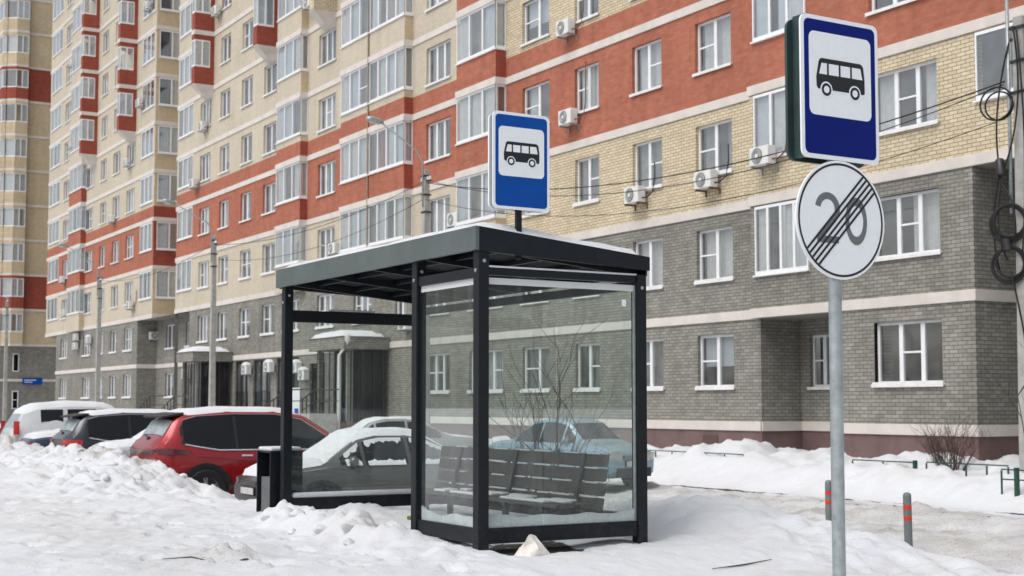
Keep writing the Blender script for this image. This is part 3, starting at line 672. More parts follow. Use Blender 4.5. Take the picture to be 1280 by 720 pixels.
for a, b, c, d_ in hW:
    fr, pa, si, cu = window_parts(FTW, a, b, c, d_, random.Random(int(c * 9)))
    o = fr.build('window', M['pvc'], tow); pa.build('pane', M['winglass'], o, fix=False); si.build('sill', M['sill'], o)
    if cu.v: cu.build('curtain', CUR, o, fix=False)
for z in (1.4, 4.5):
    fr, pa, si, cu = window_parts(Frame((TX, TY, 0), (1, 0, 0), (0, -1, 0)), .35, .85, z, z + 1.5, random.Random(int(z)), w=.05, cur=.5, split=[])
    o = fr.build('window', M['pvc'], tow); pa.build('pane', M['carglass'], o, fix=False)
# ================================================================ snowy ground, one sheet
def lumps(x, y, s, seed=0.):
    d = noise.voronoi(Vector((x * s + seed, y * s - seed, seed * .3)))[0]
    return max(0., .55 - d[0]) * 1.6
def billow(x, y, s, seed=0.):
    p = Vector((x * s + seed, y * s - seed, seed * 1.7)); return min(1., abs(noise.noise(p)) * 1.5 + .3 * abs(noise.noise(p * 2.3)))
def fr(x, y, s, o=4, seed=0.):
    return noise.fractal(Vector((x * s + seed, y * s, seed)), 1.0, 2.0, o)
CREST = [(13.4, .55), (14.4, .57), (16, .53), (17.2, .42), (18.0, .10), (19.4, .04), (20.2, .30), (22, .58), (24, .80), (27, .76), (29, .70), (31, .62), (33, .70), (36, .86), (45, .85), (60, .7), (80, .3)]
MOUND = [(6.0, .40), (8, .43), (9, .48), (10.2, .62), (11, .77), (11.8, .72), (12.6, .55), (14.5, .50), (15.5, .45)]
FEET = []
_r = random.Random(5)
for x0, y0, ang, n in ((4.9, 8.6, 101, 15), (3.7, 9.2, 84, 14), (4.4, 9.0, 118, 9)):
    px, py = x0, y0
    for i in range(n):
        a = R(ang + _r.gauss(0, 7)); px += math.cos(a) * .62; py += math.sin(a) * .62; s_ = .13 * (1 if i % 2 else -1)
        FEET.append((px - math.sin(a) * s_, py + math.cos(a) * s_, math.cos(a + _r.gauss(0, .15)), math.sin(a + _r.gauss(0, .15))))
def ground(x, y):
    """height, dirt, bare"""
    dirt = 0.; bare = 0.
    n1 = fr(x, y, .9, 4, 3.1); n2 = fr(x, y, 3.3, 4, 8.2)
    # roadside / pavement level
    front = .545 - .07 * sstep(4.2, 2.2, x) + .035 * n1
    if y < 9.4: front -= .14 * sstep(9.6, 8.0, y)
    # yard level beyond
    yard = -.10 + .03 * n1
    if y > 15.5 or y < 4: edge = 7.3
    else: edge = 9.9
    e = 7.25 + (9.9 - 7.25) * (1 - sstep(14.6, 15.8, y))
    k = sstep(e - .45, e + .75, x + .25 * n1)
    z = front * (1 - k) + yard * k
    # bank ploughed up between pavement and parking places
    c = lerp_tab(CREST, y)
    if y > 13.3:
        w = sstep(13.3, 14.2, y)
        prof = math.exp(-((x - 6.65 - .2 * n1) / (.75 if x < 6.65 else .5)) ** 2)
        base = front * (1 - sstep(6.9, 7.5, x)) + yard * sstep(6.9, 7.5, x)
        h = (c - front) * prof * w
        ch = billow(x, y, 1.3, 4.) * .24 + billow(x, y, 3.6, 9.) * .15 + billow(x, y, 8., 3.) * .075 + .03 * fr(x, y, 14, 3, 2.) - .05
        z += h + ch * prof * w * (.35 + .65 * sstep(16, 20, y))
        if x < 6.4:
            foot = math.exp(-((x - 5.3) / .9) ** 2) * sstep(15, 19, y)
            z += foot * (.10 * max(0, n1) + billow(x, y, 2.6, 2.) * .16 + billow(x, y, 8., 5.) * .05)
        dirt += .95 * prof * w * sstep(17, 22, y) * max(0, .62 + 1.2 * fr(x, y, 1.7, 4, 21.))
    # lumps shovelled in front of the shelter opening
    b = math.exp(-((x - 5.28) / .30) ** 2) * sstep(10.3, 11.0, y) * (1 - sstep(13.2, 14.2, y))
    z += b * (.02 + .17 * billow(x, y, 2.1, 1.5) + .09 * billow(x, y, 6, 5.) + .035 * billow(x, y, 14, 2.))
    b2 = math.exp(-((x - 5.25) / .4) ** 2) * sstep(9.4, 9.8, y) * (1 - sstep(10.3, 11., y))
    z += b2 * (-.01 + .06 * billow(x, y, 4, 5.))
    # mound to the right of the shelter, dropping to the yard behind
    m = lerp_tab(MOUND, y) - .50
    if 5 < y < 16:
        p = math.exp(-((x - 8.95) / .85) ** 2) * sstep(5, 7, y) * (1 - sstep(14.5, 15.6, y))
        z += m * p + .05 * max(0, n1) * p + (.05 * n2 + .07 * billow(x, y, 3.2, 8.) + .03 * billow(x, y, 9, 1.) - .03) * p
    # swept hollow under the end panel, scraped to the paving
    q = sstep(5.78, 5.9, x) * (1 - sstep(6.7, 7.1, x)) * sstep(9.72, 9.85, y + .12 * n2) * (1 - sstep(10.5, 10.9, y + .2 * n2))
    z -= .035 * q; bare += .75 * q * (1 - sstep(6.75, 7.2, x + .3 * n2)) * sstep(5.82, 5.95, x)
    # inside the shelter
    if 5.75 < x < 7.4 and 10.2 < y < 14.5: z += .015
    # trodden strip along the roadside
    if x < 6 and y < 40: dirt += .50 * math.exp(-((x - 3.4 - .5 * n1) / .9) ** 2) * (1 - sstep(20, 36, y))
    dirt += .55 * math.exp(-((y - 8.4 - .25 * n1 - (x - 6) * -.12) / .42) ** 2) * sstep(5.0, 6.5, x) * (1 - sstep(8.6, 9.6, x))
    # yard road: brown rutted snow
    ry = sstep(10.3, 11.5, x) * (1 - sstep(18.6, 19.8, x))
    if ry > 0 and y < 60:
        rut = .05 * math.sin((x - 11) * 2.1 + .4 * n1) + .06 * n2 + .07 * billow(x, y, 1.8, 5.) + .04 * billow(x, y, 5., 2.)
        z += rut * ry * .8; dirt += ry * (.85 + .35 * n1)
        z += .12 * max(0, fr(x, y, 1.4, 4, 7.)) * ry * sstep(15.5, 17, y) 
    # kerb strip that shows through
    kk = math.exp(-((x - 19.7 + .15 * n1) / .17) ** 2)
    kk2 = math.exp(-((x - 18.2 + .2 * n1) / .12) ** 2) * (1 - sstep(20.5, 22.5, y))
    if y < 34: bare += 1.05 * kk * (.6 + 1.1 * fr(x, y, .5, 2, 13.)) + 1.25 * kk2 * (.5 + 1.3 * fr(x, y, .6, 2, 17.))
    # snow heaped against the building
    if x > 19.6:
        g = sstep(19.8, 21.5, x); w = fr(x, y, .35, 4, 5.)
        z += g * (.50 + .06 * n1) + sstep(21.6, 23.4, x) * (.05 + .14 * w + .10 * n1) + .16 * billow(x, y, 1.3, 6.) * g + .07 * billow(x, y, 4.2, 2.) * g - .05 * g
        hp = math.exp(-((y - 27.0) / 1.6) ** 2) * math.exp(-((x - 22.6) / 1.3) ** 2); z += .30 * hp + .06 * hp * n2
        dirt *= .3
    # small dirty clods in the foreground
    if x < 5.6 and 8 < y < 26:
        hh = math.exp(-((x - 3.75) / .34) ** 2 - ((y - 10.6) / .5) ** 2); z += hh * (.06 + .10 * billow(x, y, 5, 3.)); dirt += .5 * hh
        z += .05 * max(0, fr(x, y, 1.6, 4, 31.)) + .06 * billow(x, y, 3.6, 7.) * max(0, fr(x, y, .6, 2, 41.)) + .018 * billow(x, y, 8, 2.)
    # footprints along the pavement
    if 2.4 < x < 5.4 and 8 < y < 20:
        for (fx, fy, ca, sa) in FEET:
            dx, dy = x - fx, y - fy
            if abs(dx) < .3 and abs(dy) < .3:
                a, b_ = dx * ca + dy * sa, -dx * sa + dy * ca; r2 = (a / .16) ** 2 + (b_ / .065) ** 2
                z += -.06 * math.exp(-r2 ** 2) + .014 * math.exp(-(r2 - 1.7) ** 2 * 2)
    z += .012 * fr(x, y, 9, 3, 1.)
    return z, min(1.2, max(0, dirt)), bare
def axis(dense, a0, a1, grow=1.22, lim=420, start=None):
    v = []; x = a0
    while x < a1: v.append(x); x += dense(x)
    v.append(a1); st = dense(a1); x = a1
    while x < lim: st *= grow; x += st; v.append(x)
    st = dense(a0); x = a0; lo = []
    while x > -lim: st *= grow; x -= st; lo.append(x)
    return lo[::-1] + v
gx = axis(lambda x: .042 if x < 9.6 else (.09 if x < 12 else .16), 2.2, 25.4)
gy = axis(lambda y: .05 if y < 16 else .05 + (y - 16) * .006, 7.2, 46)
V, A, Bq = [], [], []
for x in gx:
    for y in gy:
        if -20 < x < 30 and -5 < y < 110: z, d_, b_ = ground(x, y)
        else: z, d_, b_ = (.42 if x < 7 else -.1), .1, 0
        V.append((x, y, z)); A.append(d_); Bq.append(b_)
nY = len(gy); Fc = [(i * nY + j, (i + 1) * nY + j, (i + 1) * nY + j + 1, i * nY + j + 1) for i in range(len(gx) - 1) for j in range(nY - 1)]
me = bpy.data.meshes.new('snowy_ground'); me.from_pydata(V, [], Fc); me.materials.append(M['ground'])
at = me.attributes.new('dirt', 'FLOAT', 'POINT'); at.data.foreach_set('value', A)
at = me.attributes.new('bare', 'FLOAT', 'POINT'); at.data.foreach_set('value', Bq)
me.polygons.foreach_set('use_smooth', [True] * len(Fc))
go = bpy.data.objects.new('snowy_ground', me); COL.objects.link(go); go['kind'] = 'structure'
def gz(x, y): return ground(x, y)[0]

# broken blocks of snow lying loose
def chunk(name, x, y, s, label, group=None, squash=.8, seed=0, m=None, sink=.3):
    bm = bmesh.new(); bmesh.ops.create_icosphere(bm, subdivisions=3, radius=1)
    rnd = random.Random(seed); pl = [(Vector((rnd.uniform(-1, 1), rnd.uniform(-1, 1), rnd.uniform(-.6, 1))).normalized(), rnd.uniform(.55, .85)) for _ in range(9)]
    for v in bm.verts:
        p = v.co.copy()
        for n_, d_ in pl:
            e = p.dot(n_) - d_
            if e > 0: p -= n_ * e
        p += p.normalized() * .05 * noise.fractal(p * 4 + Vector((seed, 0, 0)), 1, 2, 3)
        v.co = Vector((p.x * s, p.y * s, p.z * s * squash))
    me = bpy.data.meshes.new(name); bm.to_mesh(me); bm.free(); me.materials.append(m or M['snow'])
    for p in me.polygons: p.use_smooth = True
    me.set_sharp_from_angle(angle=R(35))
    o = bpy.data.objects.new(name, me); COL.objects.link(o); o.location = (x, y, gz(x, y) + s * squash * (1 - sink) * .6); o.rotation_euler = (0, 0, seed)
    return tag(o, label, 'snow lump', group)
# ================================================================ bus shelter
X0, Y0 = 5.70, 10.10; X1, Y1 = 7.42, 14.52; GZ = .55
sh = thing('bus_shelter', 'dark grey metal and glass bus shelter with snow along its flat roof', 'bus shelter', (6.5, 12.3, GZ))
P = .10; SD = M['steel_dark']
posts = [(X0, Y0), (X0, 11.24), (X0, Y1 - P), (X1 - P, Y0), (X1 - P, Y1 - P)]
ztop = lambda x: 3.05 - .17 * (x - X0) / (X1 - X0)
for x, y in posts:
    m = MB(); zt = ztop(x + P) + .03
    m.box(x, x + P, y, y + P, GZ - .2, zt)
    o = m.build('post', SD, sh, bevel=.006)
    b = MB()
    b.lathe([(.016, 0), (.016, .007), (.009, .011), (0, .011)], (x + .05, y - .0005, zt - .12), (0, -1, 0), 10)
    b.lathe([(.016, 0), (.016, .007), (.009, .011), (0, .011)], (x - .0005, y + .05, zt - .2), (-1, 0, 0), 10)
    b.build('bolt', M['zinc'], o)
    f = MB(); f.box(x - .05, x + P + .05, y - .03, y + P + .03, GZ - .16, GZ - .09); f.build('foot_plate', SD, o)
# roof: sloping sheet with fascias and purlins
def zr(x): return 3.235 - .165 * (x - X0) / (X1 - X0)      # top of fascia
m = MB(); m.box(X0 - .05, X0 - .012, Y0 - .03, Y1 + .06, 3.035, 3.235); m.build('front_fascia', M['fascia'], sh, bevel=.004)
for sy in (Y0 - .03, Y1 + .02):
    m = MB(); m.hexa([(X0 - .011, sy, 3.03), (X1 + .02, sy, 2.945), (X1 + .02, sy + .04, 2.945), (X0 - .011, sy + .04, 3.03), (X0 - .011, sy, 3.235), (X1 + .02, sy, zr(X1 + .02)), (X1 + .02, sy + .04, zr(X1 + .02)), (X0 - .011, sy + .04, 3.235)])
    m.build('side_fascia', SD, sh, bevel=.004)
m = MB(); m.box(X1 + .002, X1 + .019, Y0 + .012, Y1 + .018, 2.90, zr(X1) - .02); m.build('rear_fascia', SD, sh, bevel=.004)
m = MB(); m.hexa([(X0 - .01, Y0 + .012, 3.15), (X1 + .01, Y0 + .012, 2.985), (X1 + .01, Y1 + .018, 2.985), (X0 - .01, Y1 + .018, 3.15), (X0 - .01, Y0 + .012, 3.19), (X1 + .01, Y0 + .012, 3.025), (X1 + .01, Y1 + .018, 3.025), (X0 - .01, Y1 + .018, 3.19)]); m.build('roof_sheet', M['underside'], sh)
for y in (Y0 + .11, 11.24, 12.35, 13.4, Y1 - .1):
    m = MB(); m.bar((X0, y + .03, 3.105), (X1, y + .03, 2.94), .04, .075); m.build('rafter', SD, sh)
for x in (6.1, 6.55, 7.0):
    zz = 3.14 - .165 * (x - X0) / (X1 - X0)
    m = MB(); m.box(x - .02, x + .02, Y0 + .02, Y1, zz - .035, zz + .005); m.build('purlin', SD, sh)
# snow lying on the roof
m = MB(); nx, ny = 16, 44; vs = []
for i in range(nx + 1):
    for j in range(ny + 1):
        x = X0 - .03 + (X1 + .05 - X0) * i / nx; y = Y0 - .01 + (Y1 + .05 - Y0) * j / ny
        e = min(i, nx - i, j, ny - j); h = (.075 if e else 0) + .016 * min(1, e) * noise.fractal((x * 2, y * 1.3, 0), 1, 2, 3)
        vs.append((x, y, zr(x) - .008 + max(.0, h)))
m.add(vs, [(i * (ny + 1) + j, (i + 1) * (ny + 1) + j, (i + 1) * (ny + 1) + j + 1, i * (ny + 1) + j + 1) for i in range(nx) for j in range(ny)])
m.build('roof_snow', M['snow'], sh, smooth=True)
# glazed panels: rail, header, frosted strip, glass
def panel(F, u0, u1, rail=(.60, .73), head=(2.815, 2.90), strip=True, glass=(.73, 2.815), split=None, railh=None):
    m = MB(); m.fbox(F, u0, u1, rail[0], rail[1], -.085, -.015); m.build('bottom_rail', SD, sh, bevel=.004)
    m = MB(); m.fbox(F, u0, u1, head[0], head[1], -.085, -.015); o = m.build('top_rail', SD, sh, bevel=.004)
    if strip:
        m = MB(); m.fbox(F, u0 + .01, u1 - .01, glass[1] - .055, glass[1], -.0475, -.040); m.build('white_strip', M['frost'], sh)
    xs = [u0 + .02] + ([split] if split else []) + [u1 - .02]
    for a, b in zip(xs, xs[1:]):
        m = MB(); q = (a + (.004 if a == split else 0), b - (.004 if b == split else 0))
        m.quad(F.p(q[0], glass[0], -.05), F.p(q[1], glass[0], -.05), F.p(q[1], glass[1], -.05), F.p(q[0], glass[1], -.05)); m.build('glass_pane', M['shelterglass'], sh, fix=False)
    for a in (u0 + .002, u1 - .014):
        m = MB(); m.fbox(F, a, a + .012, glass[0], glass[1], -.06, -.03); m.build('glazing_bead', M['zinc'] if a > u0 + .1 else SD, sh)
    # snow packed against the foot of the glass
    m = MB(); n = 30; vs = []
    for i in range(n + 1):
        u = u0 + (u1 - u0) * i / n; h = .045 + .07 * (.6 + .8 * noise.fractal((u * 1.6, F.o.x, 4), 1, 2, 3)); h = max(.02, h)
        if i in (0, n): h += .03
        vs += [F.p(u, glass[0] - .01, -.0525), F.p(u, glass[0] + h, -.0525), F.p(u, glass[0] + h * .8, -.10), F.p(u, glass[0] - .14, -.22 - .05 * noise.noise((u * 3, 0, 0)))]
    m.add(vs, [(4 * i + k, 4 * (i + 1) + k, 4 * (i + 1) + k + 1, 4 * i + k + 1) for i in range(n) for k in range(3)])
    m.build('snow_drift', M['snow'], sh, smooth=True)
FF = Frame((X0, 0, 0), (0, -1, 0), (-1, 0, 0)); FE = Frame((0, Y0, 0), (1, 0, 0), (0, -1, 0))
panel(FF, -11.24, -(Y0 + P))
panel(FE, X0 + P, X1 - P, head=(2.835, 2.895), split=6.36)
m = MB(); m.fbox(FE, X0 + P, X1 - P, 2.90, 2.915, -.09, -.01); m.build('header_snow', M['snow'], sh)
FB = Frame((0, Y1, 0), (1, 0, 0), (0, -1, 0))
m = MB(); m.fbox(FB, X0 + P, X1 - P, .60, .73, .015, .085); m.build('bottom_rail', SD, sh, bevel=.004)
m = MB(); m.fbox(FB, X0 + P, X1 - P, 2.66, 2.79, .015, .085); o = m.build('top_rail', SD, sh, bevel=.004)
s_ = MB(); s_.fbox(FB, X0 + P + .45, X0 + P + 1.0, 2.79, 2.815, .02, .08); s_.build('snow_cap', M['snow'], o, bevel=.01)
s_ = MB(); s_.fbox(FB, X0 + P + .02, X1 - P, .73, .79, .02, .08); s_.build('snow_cap', M['snow'], sh, bevel=.02)
m = MB(); m.quad((X0 + P, Y1 - .05, .73), (X1 - P, Y1 - .05, .73), (X1 - P, Y1 - .05, 2.66), (X0 + P, Y1 - .05, 2.66)); m.build('glass_pane', M['shelterglass'], sh, fix=False)
# rear wall panes
for a, b in ((Y0 + .12, 11.5), (11.52, 12.95), (12.97, Y1 - .12)):
    m = MB(); m.quad((X1 - .05, a, .78), (X1 - .05, b, .78), (X1 - .05, b, 2.78), (X1 - .05, a, 2.78)); m.build('glass_pane', M['shelterglass'], sh, fix=False)
m = MB(); m.box(X1 - .085, X1 - .02, Y0 + P, Y1 - P, 2.78, 2.86); m.build('top_rail', SD, sh, bevel=.004)
m = MB(); m.box(X1 - .085, X1 - .02, Y0 + P, Y1 - P, .66, .78); m.build('bottom_rail', SD, sh, bevel=.004)
m = MB(); m.box(7.17, 7.21, Y0 + .02, Y0 + .03, 2.62, 2.68); m.build('sticker', M['signwhite'], sh)

# bench
be = thing('bench', 'dark slatted bench with snow between its boards inside the bus shelter', 'bench', (7.05, 12.2, GZ))
by0, by1 = 10.42, 13.6
for i, z in enumerate((.80, .93, 1.06, 1.19)):
    m = MB(); m.hexa([(7.13 - i * -.02, by0, z), (7.16 + i * .02, by0, z), (7.16 + i * .02, by1, z), (7.13 + i * .02, by1, z), (7.15 + i * .02, by0, z + .112), (7.18 + i * .02, by0, z + .112), (7.18 + i * .02, by1, z + .112), (7.15 + i * .02, by1, z + .112)])
    o = m.build('back_board', M['wood'], be, bevel=.006)
    for q in range(7):
        s_ = MB(); a = by0 + .1 + q * .41 + random.uniform(-.05, .05); s_.box(7.142 + i * .02, 7.17 + i * .02, a, a + random.uniform(.2, .36), z + .11, z + .124)
        s_.build('snow_line', M['snow'], o, bevel=.004)
for i, x in enumerate((6.70, 6.83, 6.96)):
    m = MB(); m.box(x, x + .122, by0 + .06, by1 - .35, .835, .87); o = m.build('seat_board', M['wood'], be, bevel=.006)
    for q in range(4):
        s_ = MB(); a = by0 + .2 + q * .66 + random.uniform(-.1, .1); s_.box(x + .01, x + .1, a, a + random.uniform(.15, .5), .868, .893)
        s_.build('snow_patch', M['snow'], o, bevel=.012)
for y in (10.75, 11.95, 13.1):
    m = MB(); m.box(6.72, 7.08, y, y + .05, .795, .833); m.box(6.76, 6.80, y, y + .05, GZ - .1, .795); m.box(7.04, 7.09, y, y + .05, GZ - .1, .833)
    m.bar((7.08, y + .025, .83), (7.205, y + .025, 1.30), .05, .03); m.build('bracket', M['iron'], be)
# litter bin
bn = thing('litter_bin', 'black metal litter bin with a snow-capped lid beside the left shelter post', 'litter bin', (5.9, 14.9, GZ))
bx0, bx1, by_0, by_1 = 5.62, 6.0, 14.60, 15.02
m = MB(); m.box(bx0 + .0, bx1, by_0, by_0 + .02, GZ - .05, 1.24); m.box(bx0, bx1, by_1 - .02, by_1, GZ - .05, 1.24); m.box(bx1 - .02, bx1, by_0 + .02, by_1 - .02, GZ - .05, 1.24); m.box(bx0 + .02, bx1 - .02, by_0 + .02, by_1 - .02, 1.22, 1.24); m.build('casing', M['steel_dark'], bn, bevel=.004)
m = MB(); m.box(bx0 + .04, bx1 - .04, by_0 + .04, by_1 - .04, GZ, .95); m.build('liner', mat('dull_grey_liner', (.13, .135, .14), .6, var=.2), bn, bevel=.01)
m = MB(); m.box(bx0 + .01, bx1 - .01, by_0 + .01, by_1 - .01, 1.241, 1.285); m.build('snow_cap', M['snow'], bn, bevel=.02)

# ================================================================ signs
def rrect(w, h, r, cx=0, cy=0, n=6):
    P_ = []
    for sx, sy, a0 in ((1, 1, 0), (-1, 1, 90), (-1, -1, 180), (1, -1, 270)):
        for k in range(n + 1):
            t = R(a0 + 90 * k / n); P_.append((cx + sx * (w / 2 - r) + r * math.cos(t), cy + sy * (h / 2 - r) + r * math.sin(t)))
    return P_
def circ(r, cx=0, cy=0, n=40): return [(cx + r * math.cos(2 * math.pi * k / n), cy + r * math.sin(2 * math.pi * k / n)) for k in range(n)]
def bus_pictogram(F, cx, cy, w, parent, wd):
    """side view of a small bus, facing left"""
    s = w / 10.
    T = lambda P_: [(cx + (x - 5) * s, cy + (y - 2.9) * s) for x, y in P_]
    body = [(0.1, 1.3), (.05, 2.6), (.55, 4.9), (.8, 5.35), (1.2, 5.5), (9.0, 5.5), (9.45, 5.35), (9.75, 4.9), (9.98, 3.0), (9.98, .95), (9.7, .75), (.5, .75), (.2, .95)]
    m = MB(); m.prism(T(body), F, wd, wd + .0012); m.build('bus_symbol', M['signblack'], parent)
    for q in ([(.62, 3.05), (1.12, 4.75), (2.2, 4.75), (2.2, 3.05)], [(2.6, 3.05), (2.6, 4.75), (4.6, 4.75), (4.6, 3.05)], [(5.0, 3.05), (5.0, 4.75), (6.95, 4.75), (6.95, 3.05)], [(7.35, 3.05), (7.35, 4.75), (9.1, 4.75), (9.5, 3.05)]):
        m = MB(); m.prism(T(q), F, wd + .0012, wd + .002); m.build('bus_window', M['signwhite'], parent)
    for x in (2.05, 7.9):
        for nm, r_, a_, b_, mm in (('wheel_surround', 1.22, .0012, .002, 'signwhite'), ('bus_wheel', .98, .002, .0028, 'signblack'), ('bus_hub', .55, .0028, .0036, 'signwhite')):
            m = MB(); m.prism([(cx + (x - 5) * s + a, cy + (.75 - 2.9) * s + b) for a, b in circ(r_ * s, n=28)], F, wd + a_, wd + b_); m.build(nm, M[mm], parent)
def bus_sign(F, cx, cy, w, h, root, blue, ph=.585):
    m = MB(); m.prism(rrect(w, h, .045 * h / .84, cx, cy), F, -.012, 0); pl = m.build('bus_sign_plate', M['signwhite'], root)
    m = MB(); m.prism(rrect(w - .05, h - .05, .035, cx, cy), F, 0, .001); m.build('blue_field', blue, pl)
    m = MB(); m.prism(rrect(w * .80, h * ph, .04, cx, cy + h * .095), F, .001, .002); m.build('white_panel', M['signwhite'], pl)
    bus_pictogram(F, cx, cy + h * .085, w * .63, pl, .002)
    m = MB(); m.prism(rrect(w - .012, h - .012, .04, cx, cy), F, -.016, -.012); m.build('sign_back', M['signback'], pl)
    return pl
# tall post with the two plates
FP = Frame((5.745, 5.93, 0), (1, 0, 0), (0, -1, 0))
sp = thing('sign_post', 'galvanised sign post with a blue bus plate above a round end-of-20-limit plate, nearest the camera', 'road sign', (5.745, 5.985, .3))
m = MB(); m.tube([(5.745, 5.985, .25), (5.745, 5.985, 4.0)], .038, 20); m.build('pole', M['zinc'], sp, smooth=True, auto=40)
bus_sign(FP, .015, 3.578, .607, .833, sp, M['blue'])
# second plate back to back, seen from behind
m = MB(); FP2 = Frame((5.745, 6.065, 0), (1, 0, 0), (0, -1, 0)); m.prism(rrect(.607, .833, .06, .015, 3.573), FP2, 0, .02); o = m.build('rear_sign_plate', M['signback'], sp)
for z in (3.25, 3.9):
    m = MB(); m.box(5.66, 5.83, 5.945, 6.08, z, z + .035); m.build('clamp', M['zinc'], sp, bevel=.004)
m = MB(); m.box(5.50, 5.53, 5.945, 6.044, 3.17, 4.0); m.build('spacer', M['signback'], sp)
rc = (.005, 2.815); rr_ = .345
m = MB(); m.prism(circ(rr_, *rc, n=56), FP, -.012, 0); rp = m.build('round_sign_plate', M['signwhite'], sp)
m = MB(); n = 56
def ringpoly(F, r0, r1, w0, w1, cx, cy, mb, n=56, sx=1., sy=1.):
    vs = []
    for k in range(n):
        t = 2 * math.pi * k / n
        for r in (r0, r1):
            for w in (w0, w1): vs.append(F.p(cx + (r * math.cos(t)) * sx, cy + r * math.sin(t) * sy, w))
    fs = []
    for k in range(n):
        a = 4 * k; b = 4 * ((k + 1) % n)
        fs += [(a + 1, a + 3, b + 3, b + 1), (a, b, b + 2, a + 2), (a + 2, b + 2, b + 3, a + 3), (a, a + 1, b + 1, b)]
    mb.add(vs, fs)
ringpoly(FP, .318, .331, 0, .0012, *rc, m); m.build('black_border', M['signblack'], rp)
# figures 2 and 0
def stroke(F, pts, wd, w0, w1, mb):
    L_, R_ = [], []
    for i, p in enumerate(pts):
        a = pts[max(0, i - 1)]; b = pts[min(len(pts) - 1, i + 1)]; dx, dy = b[0] - a[0], b[1] - a[1]; l = math.hypot(dx, dy); nx_, ny_ = -dy / l * wd / 2, dx / l * wd / 2
        L_.append((p[0] + nx_, p[1] + ny_)); R_.append((p[0] - nx_, p[1] - ny_))
    for i in range(len(pts) - 1): mb.prism([L_[i], L_[i + 1], R_[i + 1], R_[i]], F, w0, w1)
cx, cy = rc
m = MB()
arc = [(cx - .105 + .075 * math.cos(R(t)), cy + .06 + .075 * math.sin(R(t))) for t in range(172, -46, -12)]
stroke(FP, arc + [(cx - .175, cy - .118)], .040, 0, .0012, m); stroke(FP, [(cx - .188, cy - .118), (cx - .022, cy - .118)], .040, .0001, .0013, m)
m.build('figure_two', M['signgrey'], rp)
m = MB(); vs = []
ringpoly(FP, .075, .116, 0, .0012, cx + .118, cy, m, 36, .74, 1.2); m.build('figure_zero', M['signgrey'], rp)
dd = Vector((math.cos(R(45)), math.sin(R(45)))); nn = Vector((-dd.y, dd.x))
for k in range(5):
    off = (k - 2) * .031; hl = math.sqrt(.317 ** 2 - off ** 2); c = Vector(rc) + nn * off
    a, b = c - dd * hl, c + dd * hl; q = nn * .0068
    m = MB(); m.prism([(a - q)[:], (b - q)[:], (b + q)[:], (a + q)[:]], FP, .0014, .0024); m.build('diagonal_bar', M['signblack'], rp)
m = MB(); m.prism(circ(.34, *rc), FP, -.015, -.012); m.build('sign_back', M['signback'], rp)
for z in (2.65, 2.95):
    m = MB(); m.box(5.69, 5.80, 5.944, 6.03, z, z + .03); m.build('clamp', M['zinc'], sp, bevel=.004)
# sign on the shelter roof
FQ = Frame((6.12, 10.10, 0), (1, 0, 0), (0, -1, 0))
sr = thing('bus_stop_sign', 'blue bus stop plate on a short dark post above the shelter roof', 'road sign', (6.12, 10.15, 3.2))
m = MB(); m.box(6.085, 6.135, 10.125, 10.165, 2.98, 4.1); m.build('post', SD, sr, bevel=.004)
bus_sign(FQ, -.005, 3.815, .565, .83, sr, M['blue2'], .51)
m = MB(); FQ2 = Frame((6.12, 10.19, 0), (1, 0, 0), (0, -1, 0)); m.prism(rrect(.555, .82, .05, -.005, 3.81), FQ2, 0, .02); m.build('rear_sign_plate', M['signwhite'], sr)
m = MB(); m.box(5.862, 5.892, 10.113, 10.19, 3.43, 4.2); m.build('spacer', M['signback'], sr)
